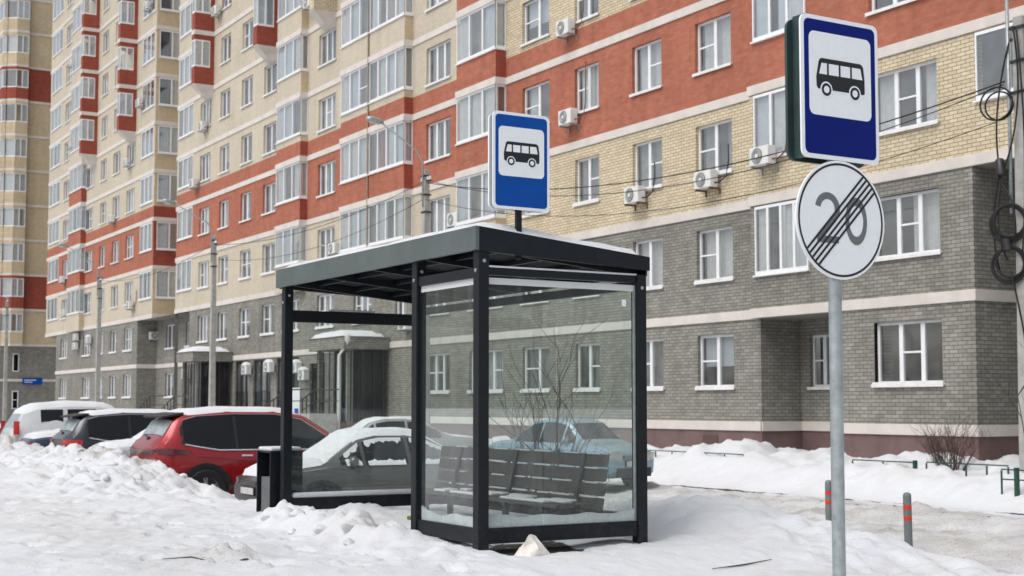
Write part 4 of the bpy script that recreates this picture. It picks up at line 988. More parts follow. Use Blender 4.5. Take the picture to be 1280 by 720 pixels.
# ================================================================ cars (local: nose at +x, z=0 on the ground)
def paint(name, rgb, metal=.3, var=.06): return mat(name, rgb, .28, metal, .5, var, 1.5, coat=.7)
class Car:
    KEYS = ('zb', 'belt', 'w', 'top', 'wt')
    def __init__(s, label, cat, tab, body, wheels, rw, loc, rot, group='cars parked in the snowy yard', trim=None):
        s.tab = tab; s.root = thing('parked_car', label, cat, (0, 0, 0), group); s.bm = body; s.rw = rw
        s.place = (loc, rot); s.W = max(t[3] for t in tab); s.wheels = wheels; s.trim = trim or M['black']
    def at(s, x): return [lerp_tab([(t[0], t[i]) for t in s.tab], x) for i in range(1, 6)]
    def sec(s, x):
        zb, be, w, tp, wt = s.at(x)
        side = lambda k: (w * .955 + (wt - w * .955) * k, be + (tp - .055 - be) * k)
        hi = max(be - zb, .1)
        return [(w * .80, zb), (w * .965, zb + hi * .12), (w, zb + hi * .45), (w * .995, be - hi * .16), (w * .955, be), side(.5), (wt, tp - .055), (wt * .93, tp - .02), (wt * .55, tp - .004), (0, tp)]
    def top(s, x, y):
        P_ = s.sec(x)[6:]; y = abs(y)
        P_ = [(p[0], p[1]) for p in P_][::-1]
        return lerp_tab(P_, y)
    def sidey(s, x, z):
        P_ = s.sec(x)[3:7]; P_ = [(p[1], p[0]) for p in P_]
        return lerp_tab(P_, z)
    def make(s):
        tab = s.tab; xs = []
        for a, b in zip(tab, tab[1:]):
            n = max(1, int((b[0] - a[0]) / .16)); xs += [a[0] + (b[0] - a[0]) * k / n for k in range(n)]
        xs.append(tab[-1][0]); m = MB(); n = 19; vs = []
        for x in xs:
            P_ = s.sec(x); ring = [(x, -y, z) for y, z in P_] + [(x, y, z) for y, z in P_[:-1][::-1]]; vs += ring
        fs = [(i * n + j, i * n + j + 1, (i + 1) * n + j + 1, (i + 1) * n + j) for i in range(len(xs) - 1) for j in range(n - 1)]
        fs += [(i * n, (i + 1) * n, (i + 1) * n + n - 1, i * n + n - 1) for i in range(len(xs) - 1)]
        fs += [tuple(range(n)), tuple(range((len(xs) - 1) * n, len(xs) * n))[::-1]]
        m.add(vs, fs); s.body = m.build('body', s.bm, s.root, smooth=True, auto=28, local=True)
        for wx in s.wheels:
            for sy in (-1, 1): s.wheel(wx, sy)
    def wheel(s, wx, sy):
        r = s.rw; y = sy * (s.W + .015); c = Vector((wx, y, r)); ax = Vector((0, sy, 0))
        t = MB(); t.lathe([(r * .62, .015), (r * .70, .032), (r * .93, .03), (r, -.01), (r, -.15), (r * .9, -.19)], c, ax, 28); o = t.build('wheel', M['rubber'], s.root, smooth=True, auto=40, local=True)
        rm = MB(); rm.lathe([(r * .68, .0), (r * .64, .012), (r * .60, -.02)], c, ax, 28); rm.lathe([(.001, -.005), (r * .14, -.002), (r * .17, -.03)], c, ax, 12)
        for k in range(5):
            a = 2 * math.pi * k / 5 + .4
            for da in (-.13, .13):
                d = Vector((math.cos(a + da), 0, math.sin(a + da))); e = Vector((math.cos(a), 0, math.sin(a)))
                rm.bar(c + e * r * .12 + ax * -.015, c + d * r * .64 + ax * -.008, .030, .02, up=ax)
        rm.build('rim', M['alu'], o)
        dk = MB(); dk.lathe([(.001, -.05), (r * .62, -.05)], c, ax, 24); dk.build('brake_disc', M['black'], o)
        ar = MB(); n = 22; yo = sy * (s.W + .004)
        # dark wheel well and arch trim following the flank
        P_ = [(wx + (r * 1.13) * math.cos(math.pi * k / n), r * 1.0 + (r * 1.13) * math.sin(math.pi * k / n)) for k in range(n + 1)]
        vs = [(wx, yo - sy * .002, r)] + [(x, yo - sy * .002, z) for x, z in P_] + [(wx - r * 1.13, yo - sy * .002, .2), (wx + r * 1.13, yo - sy * .002, .2)]
        q = len(vs); ar.add(vs, [(0, k, k + 1) for k in range(1, n + 1)] + [(0, n + 1, q - 2), (0, q - 2, q - 1), (0, q - 1, 1)])
        ar.build('wheel_well', M['black'], s.root, local=True, fix=False)
        at_ = MB()
        for k in range(n):
            a0, a1 = math.pi * k / n, math.pi * (k + 1) / n; R0, R1 = r * 1.10, r * 1.10 + .07
            pts = [(wx + R0 * math.cos(a0), r + R0 * math.sin(a0)), (wx + R1 * math.cos(a0), r + R1 * math.sin(a0)), (wx + R1 * math.cos(a1), r + R1 * math.sin(a1)), (wx + R0 * math.cos(a1), r + R0 * math.sin(a1))]
            at_.add([(x, yo - sy * .03, z) for x, z in pts] + [(x, yo + sy * .008, z) for x, z in pts], [(0, 1, 2, 3), (4, 5, 6, 7), (1, 2, 6, 5), (0, 3, 7, 4)])
        at_.build('arch_trim', s.trim, s.root, local=True)
    def window(s, x0, x1, lo, hi, m=None, name='side_window', off=.012, n=12, sides=(-1, 1)):
        for sy in sides:
            w = MB(); vs = []
            for i in range(n + 1):
                x = x0 + (x1 - x0) * i / n
                a, b = lo(x), hi(x)
                for k in range(4):
                    z = a + (b - a) * k / 3; vs.append((x, sy * (s.sidey(x, z) + off), z))
            w.add(vs, [(4 * i + k, 4 * i + k + 1, 4 * i + k + 5, 4 * i + k + 4) for i in range(n) for k in range(3)])
            w.build(name, m or M['carglass'], s.root, smooth=True, local=True)
    def toppatch(s, x0, x1, f, m, name, off=.01, n=14, k=14, thick=0., edge=2, nz=0., parent=None, f2=None):
        w = MB(); vs = []
        for i in range(n + 1):
            x = x0 + (x1 - x0) * i / n; wt = s.at(x)[4] * (f + ((f2 or f) - f) * i / n)
            for j in range(k + 1):
                y = -wt + 2 * wt * j / k; e = min(i, n - i, j, k - j); h = off
                if thick: h += thick * (1 - (1 - min(1, e / edge)) ** 2) + nz * noise.fractal((x * 1.7 + f, y * 1.7, x0), 1, 2, 3) * min(1, e / edge)
                if thick and e == 0: h = -.01
                vs.append((x, y, s.top(x, y) + h))
        w.add(vs, [(i * (k + 1) + j, (i + 1) * (k + 1) + j, (i + 1) * (k + 1) + j + 1, i * (k + 1) + j + 1) for i in range(n) for j in range(k)])
        return w.build(name, m, parent or s.root, smooth=True, local=True)
    def wrap(s, end, pts, z0, z1, m, name, off=.012, sides=(-1, 1), depth=.05):
        """lamp following the plan outline; pts: (inset from the end, share of half-width) from the middle outwards"""
        for sy in sides:
            w = MB(); vs = []; sgn = 1 if end == 0 else -1; xe = s.tab[0][0] if end == 0 else s.tab[-1][0]
            for i, p in enumerate(pts):
                t = i / (len(pts) - 1); x = xe + sgn * p[0]
                za, zb = (z0(t), z1(t)) if callable(z0) else (z0, z1)
                for z in (za, (za + zb) / 2, zb):
                    y = p[1] * s.W
                    vs.append((x - sgn * off * (1 if p[0] < .1 else .3), sy * (y + off * (1 if p[1] > .8 else 0)), z))
            w.add(vs, [(3 * i + k, 3 * i + k + 1, 3 * i + k + 4, 3 * i + k + 3) for i in range(len(pts) - 1) for k in range(2)])
            w.build(name, m, s.root, smooth=True, auto=40, local=True)
    def endbox(s, end, y0, y1, z0, z1, m, name, d=.03, bev=.01, inset=0):
        xe = s.tab[0][0] + inset if end == 0 else s.tab[-1][0] - inset
        w = MB(); w.box(xe - d if end == 0 else xe - .02, xe + .02 if end == 0 else xe + d, y0, y1, z0, z1); return w.build(name, m, s.root, bevel=bev, local=True)
    def mirror(s, x, z, m):
        for sy in (-1, 1):
            w = MB(); y = sy * (s.sidey(x, z) + .10)
            w.lathe([(.001, -.07), (.07, -.05), (.09, 0), (.08, .05), (.001, .07)], (x, y, z), (1, 0, 0), 10); w.bar((x, sy * s.sidey(x, z), z - .05), (x, y, z - .05), .05, .03)
            w.build('wing_mirror', m, s.root, smooth=True, local=True)
    def handle(s, x, z, m):
        for sy in (-1, 1):
            w = MB(); y = sy * (s.sidey(x, z) + .018); w.box(x - .10, x + .10, min(y, y - sy * .02), max(y, y - sy * .02), z, z + .028); w.build('door_handle', m, s.root, bevel=.006, local=True)
    def seam(s, pts, m=None):
        for sy in (-1, 1):
            w = MB(); w.tube([(x, sy * (s.sidey(x, z) + .001), z) for x, z in pts], .006, 5); w.build('door_seam', m or M['black'], s.root, local=True)
    def strip(s, pts, r, m, name):
        for sy in (-1, 1):
            w = MB(); w.tube([(x, sy * (s.sidey(x, z) + .014), z) for x, z in pts], r, 6); w.build(name, m, s.root, local=True)
    def done(s):
        s.root.location = s.place[0]; s.root.rotation_euler = (0, 0, R(s.place[1])); return s

LZ = -.08
# --- table columns: x, sill z, shoulder z, half width, top z, half width of the top
suv = [(0, .55, 1.07, .74, 1.12, .66), (.06, .42, 1.13, .82, 1.20, .69), (.16, .30, 1.14, .885, 1.27, .69), (.34, .26, 1.11, .915, 1.56, .62), (.52, .26, 1.07, .925, 1.67, .62), (1.3, .26, 1.03, .93, 1.735, .64), (2.2, .26, 1.01, .93, 1.73, .65), (2.75, .26, 1.0, .93, 1.66, .63),
       (3.55, .26, .99, .925, 1.14, .74), (3.65, .27, .99, .92, 1.09, .80), (4.2, .28, .95, .90, 1.02, .80), (4.42, .30, .85, .84, .92, .74), (4.55, .36, .68, .70, .72, .60)]
old_suv = [(0, .55, 1.05, .72, 1.10, .64), (.07, .42, 1.11, .81, 1.16, .67), (.20, .30, 1.13, .885, 1.22, .67), (.42, .26, 1.10, .915, 1.52, .60), (.62, .26, 1.06, .925, 1.61, .60), (1.3, .26, 1.0, .93, 1.665, .62), (2.0, .26, .985, .93, 1.665, .63), (2.5, .26, .975, .93, 1.61, .61),
       (3.28, .26, .97, .925, 1.10, .74), (3.4, .27, .97, .92, 1.06, .80), (4.0, .28, .92, .90, .99, .80), (4.25, .30, .82, .84, .89, .74), (4.38, .36, .68, .70, .72, .60)]
def suv_lo(x): return lerp_tab([(.3, 1.17), (.55, 1.16), (.85, 1.10), (1.1, 1.06), (3.4, 1.045)], x)
def suv_hi(x): return lerp_tab([(.3, 1.30), (.5, 1.53), (.75, 1.60), (1.4, 1.64), (2.2, 1.63), (2.7, 1.53), (3.25, 1.16), (3.4, 1.06)], x)
def make_suv(label, col, loc, rot, snowroof, red=True, lamps=None):
    c = Car(label, 'car', suv, col, (.86, 3.55), .36, loc, rot); c.make()
    c.window(.44, 3.34, lambda x: suv_lo(x) - .012, lambda x: suv_hi(x) + .012, M['black'], 'window_surround', .006, 22)
    c.window(.50, 1.40, suv_lo, suv_hi); c.window(1.46, 2.36, suv_lo, suv_hi); c.window(2.42, 3.28, suv_lo, suv_hi)
    c.toppatch(.18, .35, .9, M['frostglass'], 'rear_window', off=.012, f2=.96); c.toppatch(2.82, 3.48, .9, M['carglass'], 'windscreen', off=.012)
    w = MB(); w.hexa([(.20, -.58, 1.60), (.55, -.6, 1.655), (.55, .6, 1.655), (.20, .58, 1.60), (.16, -.58, 1.63), (.55, -.6, 1.70), (.55, .6, 1.70), (.16, .58, 1.63)]); w.build('spoiler', M['black'], c.root, bevel=.01, local=True)
    w = MB(); w.tube([(.13, 0, 1.24), (.14, .22, 1.28), (.16, .40, 1.30)], .013, 6); w.lathe([(.045, -.03), (.04, .03), (.0, .04)], (.12, .0, 1.23), (-1, 0, .4), 10); w.build('rear_wiper', M['black'], c.root, local=True)
    c.strip([(.5, 1.15), (.85, 1.085), (1.1, 1.045), (3.35, 1.03)], .011, M['snow'], 'snow_line')
    c.strip([(.5, 1.56), (.75, 1.628), (1.4, 1.667), (2.2, 1.657), (2.7, 1.565), (3.25, 1.20)], .012, M['chrome'], 'window_trim')
    o = c.toppatch(.45, 2.72, 1.0, M['snow'], 'roof_snow', off=0, thick=.07, nz=.02); 
    c.toppatch(3.6, 4.3, .92, M['snow'], 'bonnet_snow', off=0, thick=.06, nz=.02)
    c.handle(1.60, .93, M['snow']); c.handle(2.55, .92, col); c.mirror(3.05, 1.10, col)
    c.seam([(1.36, 1.02), (1.30, .80), (1.32, .45)]); c.seam([(2.39, 1.0), (2.39, .40)]); c.seam([(.50, 1.12), (.62, .98), (.60, .80)]); c.seam([(3.4, .98), (3.3, .40)]); c.strip([(.7, .94), (1.6, .86), (3.2, .84)], .007, M['lamp_dark'], 'body_crease'); c.strip([(1.25, .40), (3.1, .38)], .045, M['black'], 'sill_trim')
    if lamps == 'bar':
        c.wrap(0, [(.0, 0), (.0, .45), (.0, .76), (.07, .868), (.20, .965), (.40, .995), (.52, 1.0)], lambda t: .97 + .01 * t, lambda t: 1.05 + .07 * math.sin(min(1, t * 1.1) * 3.1) * t, M['lamp_dark'], 'tail_lamp')
    else:
        c.wrap(0, [(.0, .5), (.0, .76), (.07, .868), (.20, .965), (.34, .99)], lambda t: .93 + .04 * t, lambda t: 1.10 + .01 * t, M['lamp_red'], 'tail_lamp')
    c.endbox(0, -.30, .30, .58, .70, M['plate'], 'number_plate', .012, .003); c.endbox(0, -.6, .6, .36, .50, M['black'], 'bumper', .03, .02, .05)
    for x in (.0,):
        c.wrap(0, [(.0, 0), (.0, .74), (.07, .868), (.20, .962), (.45, .99)], .40, .52, M['black'], 'lower_trim', off=.014)
    c.done(); return c
RED = paint('red_car_paint', (.31, .005, .010), .3)
DARK = paint('dark_car_paint', (.018, .022, .030), .3)
make_suv('bright red sports utility car parked tail-first behind the snow bank, snow on its roof', RED, (7.05, 24.5, LZ), 0, True, lamps='bar')
make_suv('dark navy estate car with red tail lamps and snowy roof, left of the red car', DARK, (7.5, 32.8, LZ - .06), 0, True, lamps='x')

# sedan, nose to the road
sed = [(0, .45, .80, .62, .84, .55), (.10, .34, .86, .78, .92, .66), (.35, .26, .90, .84, .96, .72), (.80, .24, .91, .865, .985, .72), (1.15, .24, .92, .87, 1.12, .66), (1.62, .24, .92, .875, 1.37, .58), (2.0, .24, .915, .88, 1.425, .585), (2.55, .24, .91, .88, 1.425, .59), (2.85, .24, .905, .88, 1.36, .58),
       (3.35, .24, .90, .875, 1.02, .68), (3.5, .24, .89, .87, .96, .74), (4.05, .25, .83, .85, .89, .74), (4.3, .30, .74, .80, .80, .68), (4.42, .38, .62, .66, .66, .55)]
def sed_lo(x): return .945
def sed_hi(x): return lerp_tab([(.95, .97), (1.25, 1.13), (1.65, 1.30), (2.0, 1.345), (2.5, 1.345), (2.85, 1.28), (3.3, .975)], x)
def make_sedan(label, col, loc, rot, sides=True, heavy=1., glass=None, light=None, group='cars parked in the snowy yard', plate=True, z=0):
    c = Car(label, 'car', sed, col, (.85, 3.55), .31, loc, rot, group); c.make()
    g = glass or M['carglass']
    c.window(1.14, 1.98, sed_lo, sed_hi, g); c.window(2.05, 2.78, sed_lo, sed_hi, g); c.window(2.84, 3.2, sed_lo, sed_hi, g)
    c.toppatch(2.90, 3.36, .9, g, 'windscreen', off=.01); c.toppatch(1.1, 1.6, .88, g, 'rear_window', off=.01)
    if heavy > 0:
        c.toppatch(1.55, 2.95, 1.0, M['snow'], 'roof_snow', off=.0, thick=.085 * heavy, nz=.025)
        c.toppatch(3.40, 4.34, .97, M['snow'], 'bonnet_snow', off=.0, thick=.085 * heavy, nz=.02); c.toppatch(.08, 1.02, .95, M['snow'], 'boot_snow', off=0, thick=.08 * heavy, nz=.02)
        c.toppatch(2.86, 3.46, .95, M['snow'], 'windscreen_snow', off=.0, thick=.06 * heavy, nz=.02); c.toppatch(1.02, 1.62, .92, M['snow'], 'rear_window_snow', off=0, thick=.05 * heavy, nz=.015)
    c.wrap(1, [(.02, .55), (.04, .72), (.12, .90), (.24, .94), (.36, .955)], .60, .735, light or M['lamp_clear'], 'headlight', off=.016)
    c.wrap(0, [(.0, .45), (.02, .70), (.10, .885), (.22, .935)], .66, .80, M['lamp_red'], 'tail_lamp', off=.016)
    c.endbox(1, -.36, .36, .625, .70, M['black'], 'grille', .008, .01, .0)
    w = MB()
    for k in range(3): w.box(4.425, 4.437, -.34, .34, .637 + k * .022, .645 + k * .022)
    w.build('grille_bar', M['chrome'], c.root, local=True)
    if plate:
        o = c.endbox(1, -.30, .30, .475, .605, M['black'], 'plate_holder', .025, .004); c.endbox(1, -.27, .27, .49, .592, M['plate'], 'number_plate', .034, .003)
    c.endbox(1, -.55, .55, .30, .38, M['black'], 'air_intake', .012, .01, .0)
    c.handle(1.75, .80, col); c.handle(2.75, .79, col); c.mirror(3.02, .99, col); c.seam([(2.02, .90), (2.02, .36)]); c.seam([(3.18, .88), (3.1, .36)]); c.seam([(1.35, .9), (1.2, .62)])
    c.strip([(.4, .62), (1.2, .63), (3.9, .60)], .010, M['black'], 'side_moulding')
    return c
SILV = paint('grey_car_paint', (.085, .083, .078), .45)
c = make_sedan('dark grey saloon with thick snow on roof and bonnet, just behind the shelter', SILV, (12.15, 21.0, -.13), 180)
# ragged frost and snow left on the side glass
for sy in (-1, 1):
    w = MB(); rnd = random.Random(3)
    for x0, x1 in ((2.1, 2.75), (1.2, 1.95), (2.86, 3.12)):
        n = 26; vs = []
        for i in range(n + 1):
            x = x0 + (x1 - x0) * i / n; h = .05 + .07 * abs(noise.fractal((x * 7, sy, 2), 1, 2, 3)); zl = sed_lo(x); zh = sed_hi(x); h = min(h, (zh - zl) * .5)
            for z, o_ in ((zl - .015, .03), (zl + h * .6, .028), (zl + h, .014)): vs.append((x, sy * (c.sidey(x, z) + o_), z))
        w.add(vs, [(3 * i + k, 3 * i + k + 1, 3 * i + k + 4, 3 * i + k + 3) for i in range(n) for k in range(2)])
        vs = []
        for i in range(n + 1):
            x = x0 + (x1 - x0) * i / n; zh = sed_hi(x); h = min(.04 + .09 * abs(noise.fractal((x * 8, sy, 7), 1, 2, 3)), (zh - sed_lo(x)) * .45)
            for z, o_ in ((zh + .012, .020), (zh - h, .014)): vs.append((x, sy * (c.sidey(x, z) + o_), z))
        w.add(vs, [(2 * i, 2 * i + 1, 2 * i + 3, 2 * i + 2) for i in range(n)])
    w.build('window_snow', M['snow'], c.root, local=True, fix=False)
c.done()
SNOWY = paint('pale_car_paint', (.42, .44, .46), .2)
make_sedan('low pale car almost buried under snow, left of the red car', SNOWY, (11.75, 29.3, .0), 180, heavy=1.0, glass=mat('pale_blue_glass', (.30, .40, .48), .1), light=M['lamp_amber']).done()
BLUE = paint('dark_blue_car_paint', (.012, .035, .075), .3)
make_sedan('dark blue car with snow heaped on its boot, left of the dark estate', BLUE, (7.4, 35.9, .02), 0, heavy=1.4).done()
GREY = paint('light_grey_car_paint', (.30, .31, .31), .4)
make_sedan('light grey saloon whose roof shows beyond the dark grey snow-covered saloon', GREY, (17.6, 31.4, .0), 170, heavy=.35).done()
make_sedan('silver car with a snowy roof at the far left edge of the row', SILV, (8.2, 45.5, .1), 0, heavy=1.2).done()
TEAL = paint('pale_teal_car_paint', (.20, .31, .38), .15)
hat = make_sedan('grey-blue small car behind the bench, its nose showing past the right post', TEAL, (16.35, 27.55, -.05), -76, heavy=.0, light=M['lamp_amber'])
hat.wrap(1, [(.0, .46), (.03, .70), (.10, .87), (.18, .93)], .59, .76, M['lamp_clear'], 'headlight', off=.02); hat.endbox(1, -.58, .58, .28, .46, M['black'], 'bumper', .006, .01); hat.done(); hat.root.scale = (.84, .96, 1.06)
# white people carrier
van = [(0, .50, 1.02, .80, 1.06, .74), (.06, .40, 1.08, .86, 1.20, .74), (.30, .30, 1.09, .90, 1.62, .66), (.7, .28, 1.08, .915, 1.77, .66), (1.4, .27, 1.06, .92, 1.84, .70), (2.3, .27, 1.04, .92, 1.83, .70), (2.8, .27, 1.03, .92, 1.72, .68), (3.5, .27, 1.02, .91, 1.16, .78), (4.1, .29, .95, .88, 1.04, .78), (4.4, .38, .75, .74, .80, .66)]
WHITE = paint('white_car_paint', (.62, .64, .66), .0)
c = Car('tall white people carrier covered in snow with an upright red tail lamp, at the left', 'car', van, WHITE, (.8, 3.5), .34, (7.6, 39.2, LZ), 0); c.make()
vl = lambda x: 1.12
vl2 = lambda x: 1.30
vh = lambda x: lerp_tab([(.4, 1.62), (.8, 1.70), (2.2, 1.72), (2.75, 1.62), (3.3, 1.16)], x)
for a, b in ((.75, 1.32), (1.44, 2.2), (2.28, 2.7)): c.window(a, b, lambda x: 1.34 + .05 * math.sin(x * 9), vh)
c.window(.5, 3.0, lambda x: 1.10, lambda x: min(vh(x) - .02, 1.36 + .06 * math.sin(x * 7)), M['snow'], 'window_snow', .03, 20)
c.toppatch(.07, .28, .86, M['frostglass'], 'rear_window', off=.012); c.toppatch(2.85, 3.4, .9, M['carglass'], 'windscreen', off=.01)
c.toppatch(.15, 2.85, 1.0, M['snow'], 'roof_snow', off=0, thick=.10, nz=.03); c.toppatch(3.5, 4.2, .92, M['snow'], 'bonnet_snow', off=0, thick=.08, nz=.03)
c.wrap(0, [(.05, .90), (.12, .945), (.18, .965)], 1.05, 1.40, M['lamp_red'], 'tail_lamp', off=.016)
c.wrap(0, [(.03, .87), (.08, .92), (.14, .95)], .88, 1.045, M['lamp_clear'], 'reversing_lamp', off=.016)
c.handle(1.45, .95, WHITE); c.mirror(3.05, 1.16, WHITE); c.endbox(0, -.3, .3, .62, .74, M['plate'], 'number_plate', .012, .003); c.seam([(1.34, 1.05), (1.34, .42)])
s_ = MB(); s_.tube([(1.4, -.935, 1.15), (2.1, -.93, 1.16)], [.03, .05], 6); s_.build('window_snow', M['snow'], c.root, smooth=True, local=True)
c.done()
# ================================================================ poles, lamps, wires
PX_ = 22.0
def pole(x, y, zt, label, lamp=None, rb=.155, rt=.10, z0=0., top=True):
    t = thing('utility_pole', label, 'utility pole', (x, y, z0), 'concrete poles along the building')
    m = MB(); P_ = [(x - rb, y - rb * .8, z0 - .3), (x + rb, y - rb * .8, z0 - .3), (x + rb, y + rb * .8, z0 - .3), (x - rb, y + rb * .8, z0 - .3), (x - rt, y - rt * .8, zt), (x + rt, y - rt * .8, zt), (x + rt, y + rt * .8, zt), (x - rt, y + rt * .8, zt)]
    m.hexa(P_); m.build('mast', M['concrete'], t, bevel=.02)
    m = MB()
    for z in (zt - .25, zt - .9, zt - 1.5): m.box(x - rt - .04, x + rt + .04, y - rt - .03, y + rt + .03, z, z + .05)
    m.build('steel_band', M['iron'], t)
    m = MB(); m.bar((x, y - .35, zt - .4), (x, y + .35, zt - .4), .05, .05); m.build('cross_arm', M['iron'], t)
    m = MB()
    for dy in (-.3, .3, -.12): m.lathe([(.04, 0), (.06, .04), (.03, .08), (.05, .12), (0, .14)], (x, y + dy, zt - .38), (0, 0, 1), 8)
    m.build('insulator', M['acwhite'], t, smooth=True)
    if lamp:
        lx, ly, lz = lamp
        m = MB(); m.tube([(x - rt - .03, y, zt - 1.3), (x - rt - .03, y, zt + .25), (x - .35, y, zt + .62), (lx, ly, lz)], .032, 8); m.build('lamp_arm', M['zinc'], t, smooth=True)
        d = Vector((lx - x, ly - y, .25)).normalized(); a = Vector((lx, ly, lz)) - d * .1
        m = MB(); m.tube([a, a + d * .12, a + d * .5, a + d * .62], [.05, .10, .12, .04], 10); h = m.build('lamp_head', M['zinc'], t, smooth=True)
        m = MB(); m.tube([a + d * .15 - Vector((0, 0, .05)), a + d * .5 - Vector((0, 0, .07))], [.07, .08], 8); m.build('lamp_glass', M['lamp_glass'], h, smooth=True)
    return t
pole(PX_, 42.7, 9.85, 'concrete pole with a lamp arm, rising just above the shelter roof', (20.25, 42.7, 11.35))
pole(PX_, 64.9, 9.86, 'concrete lamp pole in front of the left entrance, above the red car', (19.9, 64.7, 11.3))
pole(PX_, 86.1, 9.7, 'concrete lamp pole above the dark estate car', (19.9, 85.8, 11.3))
pole(PX_, 114.0, 10.2, 'distant concrete pole in front of the tan tower', None)
rp_ = pole(PX_, 17.75, 9.2, 'thick concrete pole hung with coils of black cable at the right edge', None, rb=.20, rt=.14, z0=.2)
m = MB()
for (y, z, r_) in ((17.92, 5.22, .33), (17.9, 5.25, .31), (17.96, 4.42, .31), (17.94, 4.40, .34), (17.9, 4.46, .29), (17.95, 5.18, .35)): m.ring((21.70 + .03 * r_, y, z), (1, .28, .05), r_, .028, 30, 6)
m.build('cable_coil', M['rubber'], rp_, smooth=True)
m = MB(); m.ring((21.7, 18.15, 7.55), (1, .3, 0), .32, .018, 24, 5); m.ring((21.72, 18.1, 7.5), (1, .35, .1), .27, .018, 24, 5); m.build('cable_coil', M['rubber'], rp_, smooth=True)
m = MB(); m.lathe([(.0, -.17), (.09, -.16), (.10, .12), (.07, .17), (0, .18)], (21.72, 18.1, 6.3), (0.1, .2, 1), 12); m.build('cable_junction', M['black'], rp_, smooth=True, auto=40)
m = MB(); m.lathe([(0, -.14), (.09, -.12), (.09, .1), (0, .12)], (21.68, 17.95, 4.8), (0, .2, 1), 12); m.build('cable_junction', M['black'], rp_, smooth=True, auto=40)
m = MB()
def sag(a, b, s, n=18): 
    a, b = Vector(a), Vector(b); return [a + (b - a) * (i / n) - Vector((0, 0, s * 4 * (i / n) * (1 - i / n))) for i in range(n + 1)]
for i, (a, b, c_) in enumerate((((21.8, 17.9, 8.7), (21.6, 18.25, 7.2), (21.74, 18.1, 6.1)), ((21.8, 17.8, 9.0), (21.78, 17.5, 7.3), (21.72, 18.05, 6.2)), ((21.72, 18.1, 6.0), (21.6, 18.2, 5.0), (21.68, 17.95, 4.5)), ((21.72, 18.1, 6.0), (21.55, 17.6, 5.6), (21.68, 17.75, 4.9)), ((21.7, 17.9, 4.3), (21.75, 17.65, 3.2), (21.78, 17.55, 2.2)), ((21.7, 18.1, 6.2), (21.62, 18.35, 5.2), (21.7, 18.15, 4.3)), ((21.78, 17.7, 8.9), (21.7, 17.4, 6.6), (21.68, 17.6, 4.6)))):
    p = [Vector(a), Vector(b), Vector(c_)]; pts = [p[0] * (1 - t) ** 2 + p[1] * 2 * t * (1 - t) + p[2] * t * t for t in [k / 12 for k in range(13)]]; m.tube(pts, .019, 6)
m.build('hanging_cable', M['rubber'], rp_, smooth=True)
m = MB(); m.tube([(21.83, 17.95, 5.4), (21.83, 17.95, 9.6)], .035, 8); m.build('conduit', M['zinc'], rp_, smooth=True)
def wire(label, a, b, s, r=.012):
    m = MB(); m.tube(sag(a, b, s, 30), r, 5); tag(m.build('overhead_wire', M['rubber'], smooth=True), label, 'wire', 'wires between the poles')
wire('thick black overhead wire sagging from the cable pole towards the shelter, upper of two', (21.9, 18.1, 8.0), (21.9, 42.4, 9.35), .95, .015)
wire('thin black wire from the cable coil, lowest across the yellow bricks', (21.75, 18.2, 7.2), (21.95, 43.0, 8.9), 1.15, .009)
wire('black wire crossing the right window above the round sign', (21.75, 18.0, 7.9), (21.85, 42.6, 9.5), 1.25, .011)
wire('overhead wire between the pole above the shelter and the pole above the red car', (21.9, 43.0, 9.4), (21.9, 64.6, 9.4), .55)
wire('lower overhead wire between the pole above the shelter and the pole above the red car', (22.1, 43.0, 8.9), (22.1, 64.6, 8.7), .7, .010)
wire('overhead wire between the two left lamp poles', (21.9, 65.2, 9.4), (21.9, 85.8, 9.3), .55)

# ================================================================ air conditioners on the walls
def ac(F, u, v, label, w=.72, h=.48, snowcap=False, hose=1, rust=False, out=.04):
    """u,v: centre on the wall frame"""
    u = u + .2 if snowcap is False else u; c = F.p(u, v, 0); t = thing('air_conditioner', label, 'air conditioner', c, 'air conditioners on the walls')
    m = MB(); m.fbox(F, u - w / 2, u + w / 2, v - h / 2, v + h / 2, .08 + out, .36 + out); m.build('casing', M['acwhite'], t, bevel=.02)
    m = MB(); e1 = F.u; q = F.p(u - .06, v, .36 + out + .002)
    m.lathe([(.0, .0), (.205, .0), (.205, .012), (.19, .016), (0, .004)], q, F.w, 24); g = m.build('fan_grille', M['acgrill'], t)
    m = MB(); m.lathe([(0, .014), (.06, .014), (.06, .022), (0, .024)], q, F.w, 14)
    for r_ in (.10, .14, .175): m.ring(q + F.w * .014, F.w, r_, .005, 24, 4)
    m.build('fan_hub', M['acwhite'], g)
    for s_ in (-.3, .3):
        m = MB(); m.fbox(F, u + s_ - .02, u + s_ + .02, v - h / 2 - .05, v - h / 2 - .002, 0, .37 + out); m.fbox(F, u + s_ - .02, u + s_ + .02, v - h / 2 - .18, v - h / 2 - .05, 0, .04); m.build('bracket', M['rust'] if rust else M['zinc'], t)
    m = MB()
    if hose: m.tube([F.p(u + w / 2, v - .12, .25), F.p(u + w / 2 + .12, v - .12, .18), F.p(u + w / 2 + .28, v + .05, .06), F.p(u + w / 2 + .36, v + .45, .05), F.p(u + w / 2 + .36, v + (.9 if hose < 2 else 1.7), .05)], .022, 6); m.build('hose', M['black'] if rust else M['rust'], t, smooth=True)
    if snowcap:
        m = MB(); n = 8; vs = []
        for i in range(n + 1):
            for j in range(n + 1):
                e = min(i, n - i, j, n - j); vs.append(tuple(F.p(u - w / 2 - .02 + (w + .04) * i / n, v + h / 2 - .03 + .16 * (1 - (1 - min(1, e / 3)) ** 2), .07 + out + .31 * j / n)))
        m.add(vs, [(i * (n + 1) + j, (i + 1) * (n + 1) + j, (i + 1) * (n + 1) + j + 1, i * (n + 1) + j + 1) for i in range(n) for j in range(n)]); m.build('snow_cap', M['snow'], t, smooth=True)
    return t
